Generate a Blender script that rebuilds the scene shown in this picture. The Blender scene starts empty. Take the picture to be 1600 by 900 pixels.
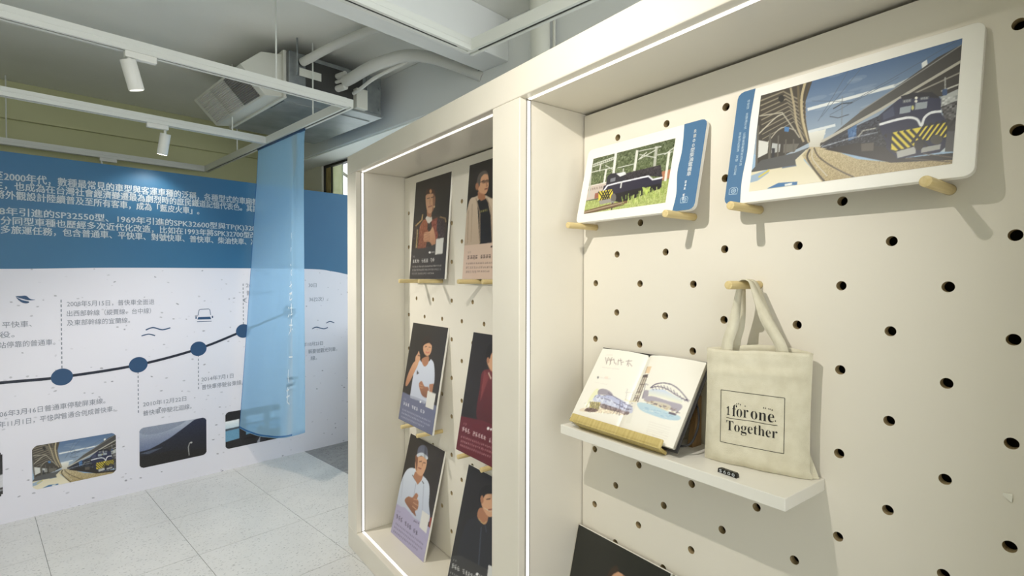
import bpy, bmesh, math, random
import numpy as np
from mathutils import Matrix, Vector

random.seed(7)
rng = np.random.default_rng(7)
S = bpy.context.scene
C = S.collection

# ------------------------------------------------------------------ camera
CAM_H = 1.43
F_PX = 816.3
yaw, pit, rol = 0.6436477, -0.0165167, 0.0025667
fw = Vector((math.sin(yaw) * math.cos(pit), math.cos(yaw) * math.cos(pit), math.sin(pit)))
rt = Vector((math.cos(yaw), -math.sin(yaw), 0))
up = rt.cross(fw)
r2, u2 = rt * math.cos(rol) + up * math.sin(rol), -rt * math.sin(rol) + up * math.cos(rol)
cam_d = bpy.data.cameras.new('camera')
cam_d.sensor_width = 36.0
cam_d.lens = F_PX / 1600 * 36
cam_d.clip_start = 0.02
cam = bpy.data.objects.new('camera', cam_d)
C.objects.link(cam)
cam.matrix_world = Matrix(((r2.x, u2.x, -fw.x, 0), (r2.y, u2.y, -fw.y, 0), (r2.z, u2.z, -fw.z, CAM_H), (0, 0, 0, 1)))
S.camera = cam

# ------------------------------------------------------------------ world, exposure
S.view_settings.view_transform = 'Standard'
S.view_settings.look = 'None'
S.view_settings.gamma = 1
S.view_settings.use_curve_mapping = False
S.view_settings.exposure = -0.02
S.cycles.max_bounces = 6
S.cycles.use_adaptive_sampling = True
S.cycles.adaptive_threshold = 0.03
S.cycles.diffuse_bounces = 4
S.cycles.glossy_bounces = 2
S.cycles.caustics_reflective = False
S.cycles.caustics_refractive = False
W = bpy.data.worlds.new('overcast_sky')
S.world = W
W.use_nodes = True
W.node_tree.nodes['Background'].inputs[0].default_value = (0.955, 0.98, 1.0, 1)
W.node_tree.nodes['Background'].inputs[1].default_value = 2.4
KEY_W, WALL_W, FLOOR_W, LED_E = 65.0, 8.0, 88.0, 1.4

# room axes are turned 9.2 degrees against the display case (which runs along Y)
RZ = math.radians(9.2)
RM = Matrix.Rotation(RZ, 4, 'Z')
def room(a, b, z=0.0):
    return RM @ Vector((a, b, z))

# ------------------------------------------------------------------ materials
def lin(c):
    c = [x / 255 for x in c]
    return tuple(x / 12.92 if x <= 0.04045 else ((x + 0.055) / 1.055) ** 2.4 for x in c)
MATS = {}
def mat(name, rgb=(200, 200, 200), rough=0.5, metal=0.0, emit=None, bump=None, vary=None, spec=0.5, coat=0):
    """rgb as sRGB; bump=(scale,strength); vary=(scale, rgb2, lo, hi)"""
    if name in MATS:
        return MATS[name]
    m = bpy.data.materials.new(name)
    m.use_nodes = True
    nt = m.node_tree
    b = nt.nodes['Principled BSDF']
    b.inputs['Base Color'].default_value = (*lin(rgb), 1)
    b.inputs['Roughness'].default_value = rough
    b.inputs['Metallic'].default_value = metal
    b.inputs['Specular IOR Level'].default_value = spec
    if coat:
        b.inputs['Coat Weight'].default_value = coat
    if emit:
        b.inputs['Emission Color'].default_value = (*lin(emit[0]), 1)
        b.inputs['Emission Strength'].default_value = emit[1]
    if bump or vary:
        tc = nt.nodes.new('ShaderNodeTexCoord')
    if vary:
        n = nt.nodes.new('ShaderNodeTexNoise')
        n.inputs['Scale'].default_value = vary[0]
        n.inputs['Detail'].default_value = 6
        r = nt.nodes.new('ShaderNodeValToRGB')
        r.color_ramp.elements[0].position = vary[2]
        r.color_ramp.elements[1].position = vary[3]
        r.color_ramp.elements[0].color = (*lin(vary[1]), 1)
        r.color_ramp.elements[1].color = (*lin(rgb), 1)
        nt.links.new(tc.outputs['Object'], n.inputs['Vector'])
        nt.links.new(n.outputs['Fac'], r.inputs['Fac'])
        nt.links.new(r.outputs['Color'], b.inputs['Base Color'])
    if bump:
        n2 = nt.nodes.new('ShaderNodeTexNoise')
        n2.inputs['Scale'].default_value = bump[0]
        n2.inputs['Detail'].default_value = 4
        bp = nt.nodes.new('ShaderNodeBump')
        bp.inputs['Strength'].default_value = bump[1]
        bp.inputs['Distance'].default_value = 0.004
        nt.links.new(tc.outputs['Object'], n2.inputs['Vector'])
        nt.links.new(n2.outputs['Fac'], bp.inputs['Height'])
        nt.links.new(bp.outputs['Normal'], b.inputs['Normal'])
    MATS[name] = m
    return m

def fleck_mat(name, base, fleck, scale, thr, stretch=(1, 1, 1), rough=0.45, base2=None, nscale=2.0):
    """paper or stone with small flecks: stretched voronoi cells picked by cell colour"""
    m = bpy.data.materials.new(name)
    m.use_nodes = True
    nt = m.node_tree
    b = nt.nodes['Principled BSDF']
    b.inputs['Roughness'].default_value = rough
    tc = nt.nodes.new('ShaderNodeTexCoord')
    mp = nt.nodes.new('ShaderNodeMapping')
    mp.inputs['Scale'].default_value = stretch
    mp.inputs['Rotation'].default_value = (0.3, 0.4, 0.5)
    nz = nt.nodes.new('ShaderNodeTexNoise')
    nz.inputs['Scale'].default_value = scale * 0.35
    add = nt.nodes.new('ShaderNodeVectorMath')
    add.operation = 'MULTIPLY_ADD'
    add.inputs[1].default_value = (0.05, 0.05, 0.05)
    v = nt.nodes.new('ShaderNodeTexVoronoi')
    v.inputs['Scale'].default_value = scale
    nt.links.new(tc.outputs['Object'], mp.inputs['Vector'])
    nt.links.new(tc.outputs['Object'], nz.inputs['Vector'])
    nt.links.new(nz.outputs['Color'], add.inputs[0])
    nt.links.new(mp.outputs['Vector'], add.inputs[2])
    nt.links.new(add.outputs['Vector'], v.inputs['Vector'])
    sep = nt.nodes.new('ShaderNodeSeparateColor')
    nt.links.new(v.outputs['Color'], sep.inputs['Color'])
    cellm = nt.nodes.new('ShaderNodeMath'); cellm.operation = 'GREATER_THAN'; cellm.inputs[1].default_value = thr
    nt.links.new(sep.outputs['Red'], cellm.inputs[0])
    dm = nt.nodes.new('ShaderNodeMapRange')
    dm.inputs['From Min'].default_value = 0.34; dm.inputs['From Max'].default_value = 0.2
    dm.inputs['To Min'].default_value = 0; dm.inputs['To Max'].default_value = 1
    nt.links.new(v.outputs['Distance'], dm.inputs['Value'])
    mul = nt.nodes.new('ShaderNodeMath'); mul.operation = 'MULTIPLY'
    nt.links.new(cellm.outputs[0], mul.inputs[0]); nt.links.new(dm.outputs[0], mul.inputs[1])
    mul2 = nt.nodes.new('ShaderNodeMath'); mul2.operation = 'MULTIPLY'
    nt.links.new(mul.outputs[0], mul2.inputs[0]); nt.links.new(sep.outputs['Green'], mul2.inputs[1])
    n2 = nt.nodes.new('ShaderNodeTexNoise'); n2.inputs['Scale'].default_value = nscale; n2.inputs['Detail'].default_value = 5
    nt.links.new(tc.outputs['Object'], n2.inputs['Vector'])
    bm_ = nt.nodes.new('ShaderNodeMix'); bm_.data_type = 'RGBA'
    bm_.inputs['A'].default_value = (*lin(base), 1); bm_.inputs['B'].default_value = (*lin(base2 or base), 1)
    nt.links.new(n2.outputs['Fac'], bm_.inputs['Factor'])
    mx = nt.nodes.new('ShaderNodeMix'); mx.data_type = 'RGBA'
    nt.links.new(mul2.outputs[0], mx.inputs['Factor'])
    nt.links.new(bm_.outputs['Result'], mx.inputs['A']); mx.inputs['B'].default_value = (*lin(fleck), 1)
    nt.links.new(mx.outputs['Result'], b.inputs['Base Color'])
    MATS[name] = m
    return m

def wood_mat(name, c1, c2, axis=0, rough=0.5):
    m = bpy.data.materials.new(name)
    m.use_nodes = True
    nt = m.node_tree
    b = nt.nodes['Principled BSDF']
    b.inputs['Roughness'].default_value = rough
    tc = nt.nodes.new('ShaderNodeTexCoord'); mp = nt.nodes.new('ShaderNodeMapping')
    sc = [90, 90, 90]; sc[axis] = 6
    mp.inputs['Scale'].default_value = sc
    n = nt.nodes.new('ShaderNodeTexNoise'); n.inputs['Scale'].default_value = 1.5; n.inputs['Detail'].default_value = 5
    r = nt.nodes.new('ShaderNodeValToRGB')
    r.color_ramp.elements[0].color = (*lin(c2), 1); r.color_ramp.elements[1].color = (*lin(c1), 1)
    r.color_ramp.elements[0].position = 0.35; r.color_ramp.elements[1].position = 0.65
    nt.links.new(tc.outputs['Object'], mp.inputs['Vector']); nt.links.new(mp.outputs['Vector'], n.inputs['Vector'])
    nt.links.new(n.outputs['Fac'], r.inputs['Fac']); nt.links.new(r.outputs['Color'], b.inputs['Base Color'])
    MATS[name] = m
    return m

laminate = mat('cream_laminate', (230, 224, 210), 0.28, vary=(3, (225, 219, 205), .3, .7))
laminate_face = mat('cream_laminate_front', (226, 222, 208), 0.4)
pegboard_m = mat('pegboard_white', (229, 223, 210), 0.5)
mdf = mat('mdf_hole_edge', (176, 156, 116), 0.8, bump=(300, .3))
cavity_m = mat('cavity_shade', (70, 58, 44), 0.9)  # dark back panel colour stands in for shade in holes and gaps
led_m = mat('led_diffuser', (255, 255, 255), 0.4, emit=((255, 250, 240), LED_E))
led_ch = mat('led_channel', (120, 116, 108), 0.5)
white_foam = mat('white_foamboard', (240, 238, 230), 0.55)
white_print = mat('white_card_print', (242, 241, 237), 0.4)
strip_blue = mat('steel_blue_print', (72, 112, 150), 0.4)
icon_blue = mat('pale_blue_print', (168, 192, 212), 0.45)
text_white = mat('white_lettering', (226, 232, 236), 0.5)
text_black = mat('black_lettering', (34, 30, 28), 0.6)
text_grey = mat('grey_lettering', (132, 138, 150), 0.6)
peg_wood = wood_mat('peg_beech', (222, 202, 150), (206, 184, 128), 0)
bamboo = wood_mat('bamboo_ledge', (205, 186, 122), (186, 164, 98), 1)
brown_wood = wood_mat('brown_easel_wood', (150, 120, 80), (125, 98, 62), 2)
shelf_m = mat('white_shelf', (234, 231, 221), 0.4)
canvas_m = mat('natural_canvas', (226, 220, 198), 0.9, bump=(900, .35), vary=(40, (214, 207, 183), .3, .7))
black_m = mat('black_leather', (26, 24, 24), 0.55)
paper_m = mat('page_paper', (242, 239, 228), 0.7)
plastic_black = mat('black_plastic', (22, 20, 18), 0.3)
tape_m = mat('tape_scrap', (235, 232, 220), 0.35)

plaster = mat('ceiling_plaster', (244, 244, 238), 0.85, bump=(60, .25), vary=(1.5, (236, 236, 228), .3, .7))
beam_m = mat('beam_paint', (236, 238, 236), 0.8, bump=(50, .15))
backwall_m = mat('olive_wall_paint', (206, 206, 164), 0.85, vary=(1.2, (198, 198, 154), .3, .7))
wall_cream = mat('cream_wall_paint', (222, 218, 200), 0.8)
soffit_m = mat('white_soffit', (248, 249, 242), 0.8)
track_m = mat('white_track', (228, 230, 224), 0.45)
slot_m = mat('track_slot', (46, 50, 44), 0.6)
lamp_m = mat('white_lamp_body', (236, 236, 230), 0.4)
lens_on = mat('lit_lens', (255, 255, 255), 0.3, emit=((255, 248, 232), 12))
lens_off = mat('lamp_lens', (230, 228, 220), 0.3, emit=((255, 248, 232), 1.2))
galv = mat('galvanized_steel', (168, 172, 174), 0.38, 0.85, vary=(12, (140, 146, 148), .35, .65))
galv_dark = mat('insulation_and_hole_shade', (58, 58, 56), 0.7)  # also colours the block standing for shade in the pipe hole
galv_bottom = mat('galvanized_bottom', (158, 164, 164), 0.4, 0.45, vary=(4, (132, 140, 138), .4, .6))
duct_white = mat('duct_white', (216, 216, 206), 0.5)
filter_m = mat('filter_mesh', (196, 194, 188), 0.8)
pipe_wrap = mat('pipe_wrap', (216, 216, 210), 0.6, bump=(25, .6))
pvc = mat('pvc_pipe', (222, 222, 210), 0.4)
banner_lbl = mat('banner_ink', (235, 244, 252), 0.6)
navy = mat('navy_print', (38, 74, 112), 0.45)
navy_line = mat('dark_navy_line', (22, 30, 48), 0.45)
band_m = mat('blue_band_print', (48, 108, 146), 0.42, vary=(0.9, (42, 98, 138), .3, .7))
panel_m = fleck_mat('fleck_paper_panel', (228, 227, 236), (150, 150, 160), 34, .91, (1.0, 1.2, 1.5), .45, (222, 221, 232), 1.4)
tile_m = fleck_mat('terrazzo_tile', (222, 222, 220), (150, 151, 150), 62, .12, (1, 1.9, 1), .32, (206, 207, 206), 6.0)
stone_m = fleck_mat('grey_granite', (176, 174, 172), (70, 70, 70), 60, .25, (1, 1, 1), .5, (120, 120, 122), 22.0)
grout_m = mat('grout', (120, 122, 122), 0.8)
dark_frame = mat('dark_window_frame', (34, 30, 24), 0.5)
timber = wood_mat('weathered_timber', (186, 168, 112), (128, 104, 58), 2)
greenish = mat('pale_green_frosted', (226, 232, 196), 0.6, vary=(9, (212, 220, 176), .35, .6))
greenish.node_tree.nodes['Principled BSDF'].inputs['Transmission Weight'].default_value = 0.75
bark = mat('tree_bark', (120, 116, 106), 0.9)

def glass_mat():
    m = bpy.data.materials.new('window_glass'); m.use_nodes = True
    nt = m.node_tree; nt.nodes.clear()
    o = nt.nodes.new('ShaderNodeOutputMaterial'); mx = nt.nodes.new('ShaderNodeMixShader')
    t = nt.nodes.new('ShaderNodeBsdfTransparent'); g = nt.nodes.new('ShaderNodeBsdfGlossy')
    g.inputs['Roughness'].default_value = 0.05
    t.inputs['Color'].default_value = (.93, .96, .95, 1)
    mx.inputs[0].default_value = 0.06
    nt.links.new(t.outputs[0], mx.inputs[1]); nt.links.new(g.outputs[0], mx.inputs[2]); nt.links.new(mx.outputs[0], o.inputs['Surface'])
    return m
def sheer_mat(name, rgb, dens):
    m = bpy.data.materials.new(name); m.use_nodes = True
    nt = m.node_tree; nt.nodes.clear()
    o = nt.nodes.new('ShaderNodeOutputMaterial'); mx = nt.nodes.new('ShaderNodeMixShader'); m2 = nt.nodes.new('ShaderNodeMixShader')
    t = nt.nodes.new('ShaderNodeBsdfTransparent'); d = nt.nodes.new('ShaderNodeBsdfDiffuse'); tl = nt.nodes.new('ShaderNodeBsdfTranslucent')
    t.inputs['Color'].default_value = (*lin((214, 233, 250)), 1)
    d.inputs['Color'].default_value = (*lin(rgb), 1); tl.inputs['Color'].default_value = (*lin(rgb), 1)
    m2.inputs[0].default_value = 0.4
    nt.links.new(d.outputs[0], m2.inputs[1]); nt.links.new(tl.outputs[0], m2.inputs[2])
    mx.inputs[0].default_value = dens
    nt.links.new(t.outputs[0], mx.inputs[1]); nt.links.new(m2.outputs[0], mx.inputs[2]); nt.links.new(mx.outputs[0], o.inputs['Surface'])
    return m
glass = glass_mat()
sheer = sheer_mat('sheer_blue_cloth', (196, 230, 248), 0.40)

def print_mat():
    m = bpy.data.materials.new('colour_print'); m.use_nodes = True
    nt = m.node_tree; b = nt.nodes['Principled BSDF']
    b.inputs['Roughness'].default_value = 0.38
    at = nt.nodes.new('ShaderNodeAttribute'); at.attribute_name = 'Col'
    nt.links.new(at.outputs['Color'], b.inputs['Base Color'])
    return m
PRINT = print_mat()

# ------------------------------------------------------------------ object helpers
def link(o, parent=None):
    C.objects.link(o)
    if parent:
        o.parent = parent
    return o
def tag(o, label=None, cat=None, group=None, kind=None):
    for k, v in (('label', label), ('category', cat), ('group', group), ('kind', kind)):
        if v:
            o[k] = v
    return o
def empty(name, M=None, label=None, cat=None, group=None, kind=None):
    o = bpy.data.objects.new(name, None)
    o.empty_display_size = 0.05
    C.objects.link(o)
    if M is not None:
        o.matrix_world = M
    return tag(o, label, cat, group, kind)
def frame(origin, ex, ey, ez):
    return Matrix(((ex[0], ey[0], ez[0], origin[0]), (ex[1], ey[1], ez[1], origin[1]), (ex[2], ey[2], ez[2], origin[2]), (0, 0, 0, 1)))

class MB:
    def __init__(s):
        s.v = []; s.f = []
    def add(s, vs, fs):
        n = len(s.v); s.v += [tuple(v) for v in vs]; s.f += [tuple(i + n for i in f) for f in fs]; return s
    def box(s, x0, x1, y0, y1, z0, z1):
        return s.add([(x, y, z) for z in (z0, z1) for y in (y0, y1) for x in (x0, x1)],
                     [(0, 2, 3, 1), (4, 5, 7, 6), (0, 1, 5, 4), (2, 6, 7, 3), (0, 4, 6, 2), (1, 3, 7, 5)])
    def cyl(s, p0, p1, r0, r1=None, n=20, cap=True):
        r1 = r0 if r1 is None else r1
        p0, p1 = Vector(p0), Vector(p1); d = (p1 - p0).normalized()
        a = d.orthogonal().normalized(); b = d.cross(a)
        vs = []
        for p, r in ((p0, r0), (p1, r1)):
            vs += [p + a * (r * math.cos(2 * math.pi * k / n)) + b * (r * math.sin(2 * math.pi * k / n)) for k in range(n)]
        fs = [(k, (k + 1) % n, n + (k + 1) % n, n + k) for k in range(n)]
        if cap:
            fs += [tuple(range(n - 1, -1, -1)), tuple(range(n, 2 * n))]
        return s.add(vs, fs)
    def tube(s, pts, r, n=12, cap=True):
        pts = [Vector(p) for p in pts]
        rs = r if isinstance(r, (list, tuple)) else [r] * len(pts)
        vs = []; a = None
        for i, p in enumerate(pts):
            d = (pts[min(i + 1, len(pts) - 1)] - pts[max(i - 1, 0)]).normalized()
            a = (d.orthogonal() if a is None else a - d * a.dot(d)).normalized()
            b = d.cross(a)
            vs += [p + a * (rs[i] * math.cos(2 * math.pi * k / n)) + b * (rs[i] * math.sin(2 * math.pi * k / n)) for k in range(n)]
        fs = [(i * n + k, i * n + (k + 1) % n, (i + 1) * n + (k + 1) % n, (i + 1) * n + k) for i in range(len(pts) - 1) for k in range(n)]
        if cap:
            fs += [tuple(range(n - 1, -1, -1)), tuple(range((len(pts) - 1) * n, len(pts) * n))]
        return s.add(vs, fs)
    def prism(s, poly, ax, c0, c1):
        """poly of 2-D points, extruded along axis ax (0,1,2) from c0 to c1"""
        o = [k for k in range(3) if k != ax]
        def P(q, c):
            v = [0, 0, 0]; v[o[0]], v[o[1]], v[ax] = q[0], q[1], c; return v
        n = len(poly)
        vs = [P(q, c0) for q in poly] + [P(q, c1) for q in poly]
        return s.add(vs, [tuple(range(n)), tuple(range(2 * n - 1, n - 1, -1))] + [(k, n + k, n + (k + 1) % n, (k + 1) % n) for k in range(n)])
    def build(s, name, m, parent=None, smooth=False, bevel=0.0, seg=2, fix=True):
        me = bpy.data.meshes.new(name)
        me.from_pydata(s.v, [], s.f)
        if fix or bevel:
            bm = bmesh.new(); bm.from_mesh(me)
            bmesh.ops.recalc_face_normals(bm, faces=bm.faces)
            if bevel:
                es = [e for e in bm.edges if len(e.link_faces) == 2 and e.calc_face_angle(0) > 0.5]
                bmesh.ops.bevel(bm, geom=es, offset=bevel, segments=seg, profile=0.5, affect='EDGES')
            bm.to_mesh(me); bm.free()
        me.materials.append(m)
        if smooth:
            me.polygons.foreach_set('use_smooth', [True] * len(me.polygons))
            me.set_sharp_from_angle(angle=0.7)
        me.update()
        return link(bpy.data.objects.new(name, me), parent)

def box(name, m, parent, x0, x1, y0, y1, z0, z1, bevel=0.0):
    return MB().box(x0, x1, y0, y1, z0, z1).build(name, m, parent, bevel=bevel)

def catmull(pts, k=6, closed=False):
    P = [np.array(p, float) for p in pts]; n = len(P); out = []
    rngi = range(n) if closed else range(n - 1)
    for i in rngi:
        if closed:
            a, b, c, d = P[(i - 1) % n], P[i], P[(i + 1) % n], P[(i + 2) % n]
        else:
            a, b, c, d = P[max(i - 1, 0)], P[i], P[i + 1], P[min(i + 2, n - 1)]
        for t in np.arange(k) / k:
            out.append(0.5 * (2 * b + (c - a) * t + (2 * a - 5 * b + 4 * c - d) * t * t + (3 * b - a - 3 * c + d) * t ** 3))
    if not closed:
        out.append(P[-1])
    return [tuple(float(x) for x in q) for q in out]

def rrect(x0, x1, y0, y1, r, n=6):
    out = []
    for cx, cy, a0 in ((x1 - r, y0 + r, -90), (x1 - r, y1 - r, 0), (x0 + r, y1 - r, 90), (x0 + r, y0 + r, 180)):
        for k in range(n + 1):
            a = math.radians(a0 + 90 * k / n)
            out.append((cx + r * math.cos(a), cy + r * math.sin(a)))
    return out

# ------------------------------------------------------------------ lettering
def text_data(s, size=1.0, res=2, off=0.0):
    cu = bpy.data.curves.new('lettering', 'FONT')
    cu.body = s; cu.size = size; cu.resolution_u = res; cu.offset = off
    o = bpy.data.objects.new('lettering', cu)
    me = bpy.data.meshes.new_from_object(o)
    v = np.empty(len(me.vertices) * 3, np.float32); me.vertices.foreach_get('co', v)
    f = [tuple(p.vertices) for p in me.polygons]
    bpy.data.objects.remove(o); bpy.data.meshes.remove(me); bpy.data.curves.remove(cu)
    return v.reshape(-1, 3), f
def lettering(name, items, m, parent, fn):
    """items: (text, x0, x1 or None, yc, height[, weight]); fn maps flat (x, y) to a local point"""
    mb = MB()
    for it in items:
        s, x0, x1, yc, h = it[:5]
        wt = it[5] if len(it) > 5 else 0.0
        v, f = text_data(s, 1.0, 2, min(wt, 0.0))
        xs = v[:, 0]; w = xs.max() - xs.min()
        sx = (x1 - x0) / w if x1 is not None else h
        ycen = 0.37 if len(it) < 7 else it[6]
        for k_, d_ in enumerate(((0, 0), (wt * h, 0), (-wt * h, 0), (0, wt * h)) if wt > 0 else ((0, 0),)):
            mb.add([fn(x0 + (x - xs.min()) * sx + d_[0], yc + (y - ycen) * h + d_[1]) for x, y in v[:, :2].tolist()], f)
    o = mb.build(name, m, parent, fix=False)
    o['kind'] = 'stuff'
    return o
def blob_glyphs(mb, cx, cy, s, fn):
    """an unreadably small character: a few crossing strokes in a square of side s"""
    t = s * 0.15
    for k in range(3):
        y = cy + s * (0.36 - 0.36 * k) * random.uniform(.85, 1.1); w = s * random.uniform(.28, .46)
        mb.add([fn(cx - w, y - t / 2), fn(cx + w, y - t / 2), fn(cx + w, y + t / 2), fn(cx - w, y + t / 2)], [(0, 1, 2, 3)])
    for k in range(2):
        x = cx + s * random.choice((-.25, 0, .22)); h = s * random.uniform(.3, .46)
        mb.add([fn(x - t / 2, cy - h), fn(x + t / 2, cy - h), fn(x + t / 2, cy + h), fn(x - t / 2, cy + h)], [(0, 1, 2, 3)])
def ribbon2(mb, pts, w, fn):
    """flat stroke of width w along 2-D points"""
    P = [np.array(p, float) for p in pts]; L = []; R = []
    for i in range(len(P)):
        d = P[min(i + 1, len(P) - 1)] - P[max(i - 1, 0)]; d = d / (np.linalg.norm(d) + 1e-9); n = np.array((-d[1], d[0]))
        ww = w[i] if isinstance(w, (list, tuple)) else w
        L.append(fn(*(P[i] + n * ww / 2))); R.append(fn(*(P[i] - n * ww / 2)))
    n = len(P)
    mb.add(L + R, [(i, i + 1, n + i + 1, n + i) for i in range(n - 1)])

# ------------------------------------------------------------------ painted prints: a fine grid of vertices, each with its own ink colour
class Canvas:
    SS = 3
    def __init__(s, quad, nx, ny, bg):
        s.nx, s.ny = nx, ny
        s.img = np.empty((ny * s.SS, nx * s.SS, 3)); s.img[:] = bg
        A = []
        for (x, y), (u, v) in zip(quad, ((0, 0), (1, 0), (1, 1), (0, 1))):
            A.append([x, y, 1, 0, 0, 0, -u * x, -u * y, -u]); A.append([0, 0, 0, x, y, 1, -v * x, -v * y, -v])
        s.H = np.linalg.svd(np.array(A, float))[2][-1].reshape(3, 3)
    def uv(s, pts):
        p = np.c_[np.array(pts, float), np.ones(len(pts))] @ s.H.T
        return p[:, :2] / p[:, 2:]
    def _mask(s, uv):
        h, w = s.img.shape[:2]
        q = uv * (w, h)
        x0, y0 = np.maximum(np.floor(q.min(0)).astype(int) - 1, 0); x1, y1 = np.minimum(np.ceil(q.max(0)).astype(int) + 1, (w, h))
        if x1 <= x0 or y1 <= y0:
            return None
        X, Y = np.meshgrid(np.arange(x0, x1) + .5, np.arange(y0, y1) + .5)
        ins = np.zeros(X.shape, bool)
        for i in range(len(q)):
            (ax, ay), (bx, by) = q[i], q[(i + 1) % len(q)]
            if ay == by:
                continue
            c = ((ay > Y) != (by > Y)) & (X < (bx - ax) * (Y - ay) / (by - ay) + ax)
            ins ^= c
        return ins, (slice(y0, y1), slice(x0, x1)), X / w, Y / h
    def poly(s, pts, c, c2=None, smooth=False, axis=1, alpha=1.0):
        if smooth:
            pts = catmull(pts, 6, True)
        r = s._mask(s.uv(pts))
        if r is None:
            return s
        ins, sl, X, Y = r
        col = np.array(c, float)
        if c2 is not None:
            t = (Y if axis else X)
            lo, hi = t[ins].min() if ins.any() else 0, t[ins].max() if ins.any() else 1
            t = ((t - lo) / max(hi - lo, 1e-6)).clip(0, 1)[..., None]
            col = col * (1 - t) + np.array(c2, float) * t
        else:
            col = np.broadcast_to(col, ins.shape + (3,))
        a = (ins * alpha)[..., None]
        s.img[sl] = s.img[sl] * (1 - a) + col * a
        return s
    def line(s, pts, w, c, smooth=False, alpha=1.0):
        if smooth:
            pts = catmull(pts, 5)
        P = [np.array(p, float) for p in pts]
        for a, b in zip(P[:-1], P[1:]):
            d = b - a; L = np.linalg.norm(d)
            if L < 1e-6:
                continue
            d /= L; n = np.array((-d[1], d[0])) * w / 2; e = d * w * .25
            s.poly([a - e + n, b + e + n, b + e - n, a - e - n], c, alpha=alpha)
        return s
    def ell(s, cx, cy, rx, ry, c, ang=0, alpha=1.0, c2=None):
        t = np.linspace(0, 2 * np.pi, 25)[:-1]; ca, sa = math.cos(ang), math.sin(ang)
        return s.poly([(cx + rx * math.cos(k) * ca - ry * math.sin(k) * sa, cy + rx * math.cos(k) * sa + ry * math.sin(k) * ca) for k in t], c, c2, alpha=alpha)
    def noise(s, amt, scale=1, pts=None):
        h, w = s.img.shape[:2]
        k = max(1, int(scale * s.SS))
        n = rng.normal(0, amt, (h // k + 2, w // k + 2, 1)).repeat(k, 0).repeat(k, 1)[:h, :w]
        if pts is not None:
            r = s._mask(s.uv(pts))
            if r is None:
                return s
            ins, sl, _, _ = r
            s.img[sl] += n[sl] * ins[..., None]
        else:
            s.img += n
        return s
    def glyphs(s, x0, y0, x1, y1, n, h, c, gap=()):
        """a line of unreadably small characters from (x0,y0) to (x1,y1)"""
        for k in range(n):
            if k in gap:
                continue
            t = (k + .5) / n; cx, cy = x0 + (x1 - x0) * t, y0 + (y1 - y0) * t; w = abs(x1 - x0) / n
            for q in range(3):
                yy = cy + h * (q - 1) * .36
                s.line([(cx - w * random.uniform(.15, .42), yy), (cx + w * random.uniform(.15, .42), yy + random.uniform(-.06, .06) * h)], h * .12, c)
            for q in range(2):
                xx = cx + w * random.uniform(-.34, .34); s.line([(xx, cy - h * random.uniform(.1, .45)), (xx + w * random.uniform(-.1, .1), cy + h * random.uniform(.1, .45))], w * .13, c)
        return s
    def build(s, name, parent, fn):
        """fn maps (u, v) arrays, v down, to local points"""
        h, w, k = s.ny, s.nx, s.SS
        im = s.img.clip(0, 255).reshape(h, k, w, k, 3).mean((1, 3)) / 255
        im = np.where(im <= .04045, im / 12.92, ((im + .055) / 1.055) ** 2.4)
        u, v = np.meshgrid(np.linspace(0, 1, w), np.linspace(0, 1, h))
        co = np.stack(fn(u, v), -1).reshape(-1, 3)
        me = bpy.data.meshes.new(name)
        idx = np.arange(h * w).reshape(h, w)
        q = np.stack([idx[1:, :-1], idx[1:, 1:], idx[:-1, 1:], idx[:-1, :-1]], -1).reshape(-1, 4)
        me.vertices.add(h * w); me.vertices.foreach_set('co', co.astype(np.float32).ravel())
        me.loops.add(q.size); me.loops.foreach_set('vertex_index', q.astype(np.int32).ravel())
        me.polygons.add(len(q)); me.polygons.foreach_set('loop_start', np.arange(0, q.size, 4, dtype=np.int32))
        me.update(calc_edges=True)
        at = me.color_attributes.new('Col', 'FLOAT_COLOR', 'POINT')
        at.data.foreach_set('color', np.concatenate([im.reshape(-1, 3), np.ones((h * w, 1))], 1).astype(np.float32).ravel())
        me.materials.append(PRINT)
        return link(bpy.data.objects.new(name, me), parent)

# ------------------------------------------------------------------ placing helpers
BASE = {}
def root(name, loc, label=None, cat=None, group=None, kind=None, rz=0.0):
    M = Matrix.Translation(Vector(loc)) @ Matrix.Rotation(rz, 4, 'Z')
    o = empty(name, M, label, cat, group, kind)
    BASE[o.name] = M
    return o
def put(o, parent, M=None):
    """hang a mesh given in world (M=None) or room (M=RM) coordinates under its thing"""
    if M is not None:
        o.matrix_basis = M.copy()
    if parent is not None:
        o.parent = parent
        o.matrix_parent_inverse = BASE[parent.name].inverted() if parent.name in BASE else parent.matrix_basis.inverted()
    return o
def rbox(name, m, parent, a0, a1, b0, b1, z0, z1, bevel=0.0):
    return put(box(name, m, None, a0, a1, b0, b1, z0, z1, bevel), parent, RM)
def struct(o, M=None):
    o['kind'] = 'structure'
    return put(o, None, M)

# ------------------------------------------------------------------ the setting
A_TILE, B_TILE, PA, PB = 1.911, 3.585, 0.551, 0.56
floor = struct(box('floor', grout_m, None, -4.2, 5.2, -2.6, 6.6, -0.12, -0.003), RM)
def floor_piece(name, m, a0, a1, b0, b1):
    o = rbox(name, m, None, a0 + .0011, a1 - .0011, b0 + .0011, b1 - .0011, -0.02, 0.0)
    o.parent = floor; o.matrix_parent_inverse = RM.inverted()
for i in range(11):
    for j in range(-2, 9):
        floor_piece('floor_tile', tile_m, A_TILE - PA * (i + 1), A_TILE - PA * i, B_TILE - PB * (j + 1), B_TILE - PB * j)
for j in range(-2, 9):
    floor_piece('granite_slab', stone_m, A_TILE, 2.42, B_TILE - PB * (j + 1), B_TILE - PB * j)

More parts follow.
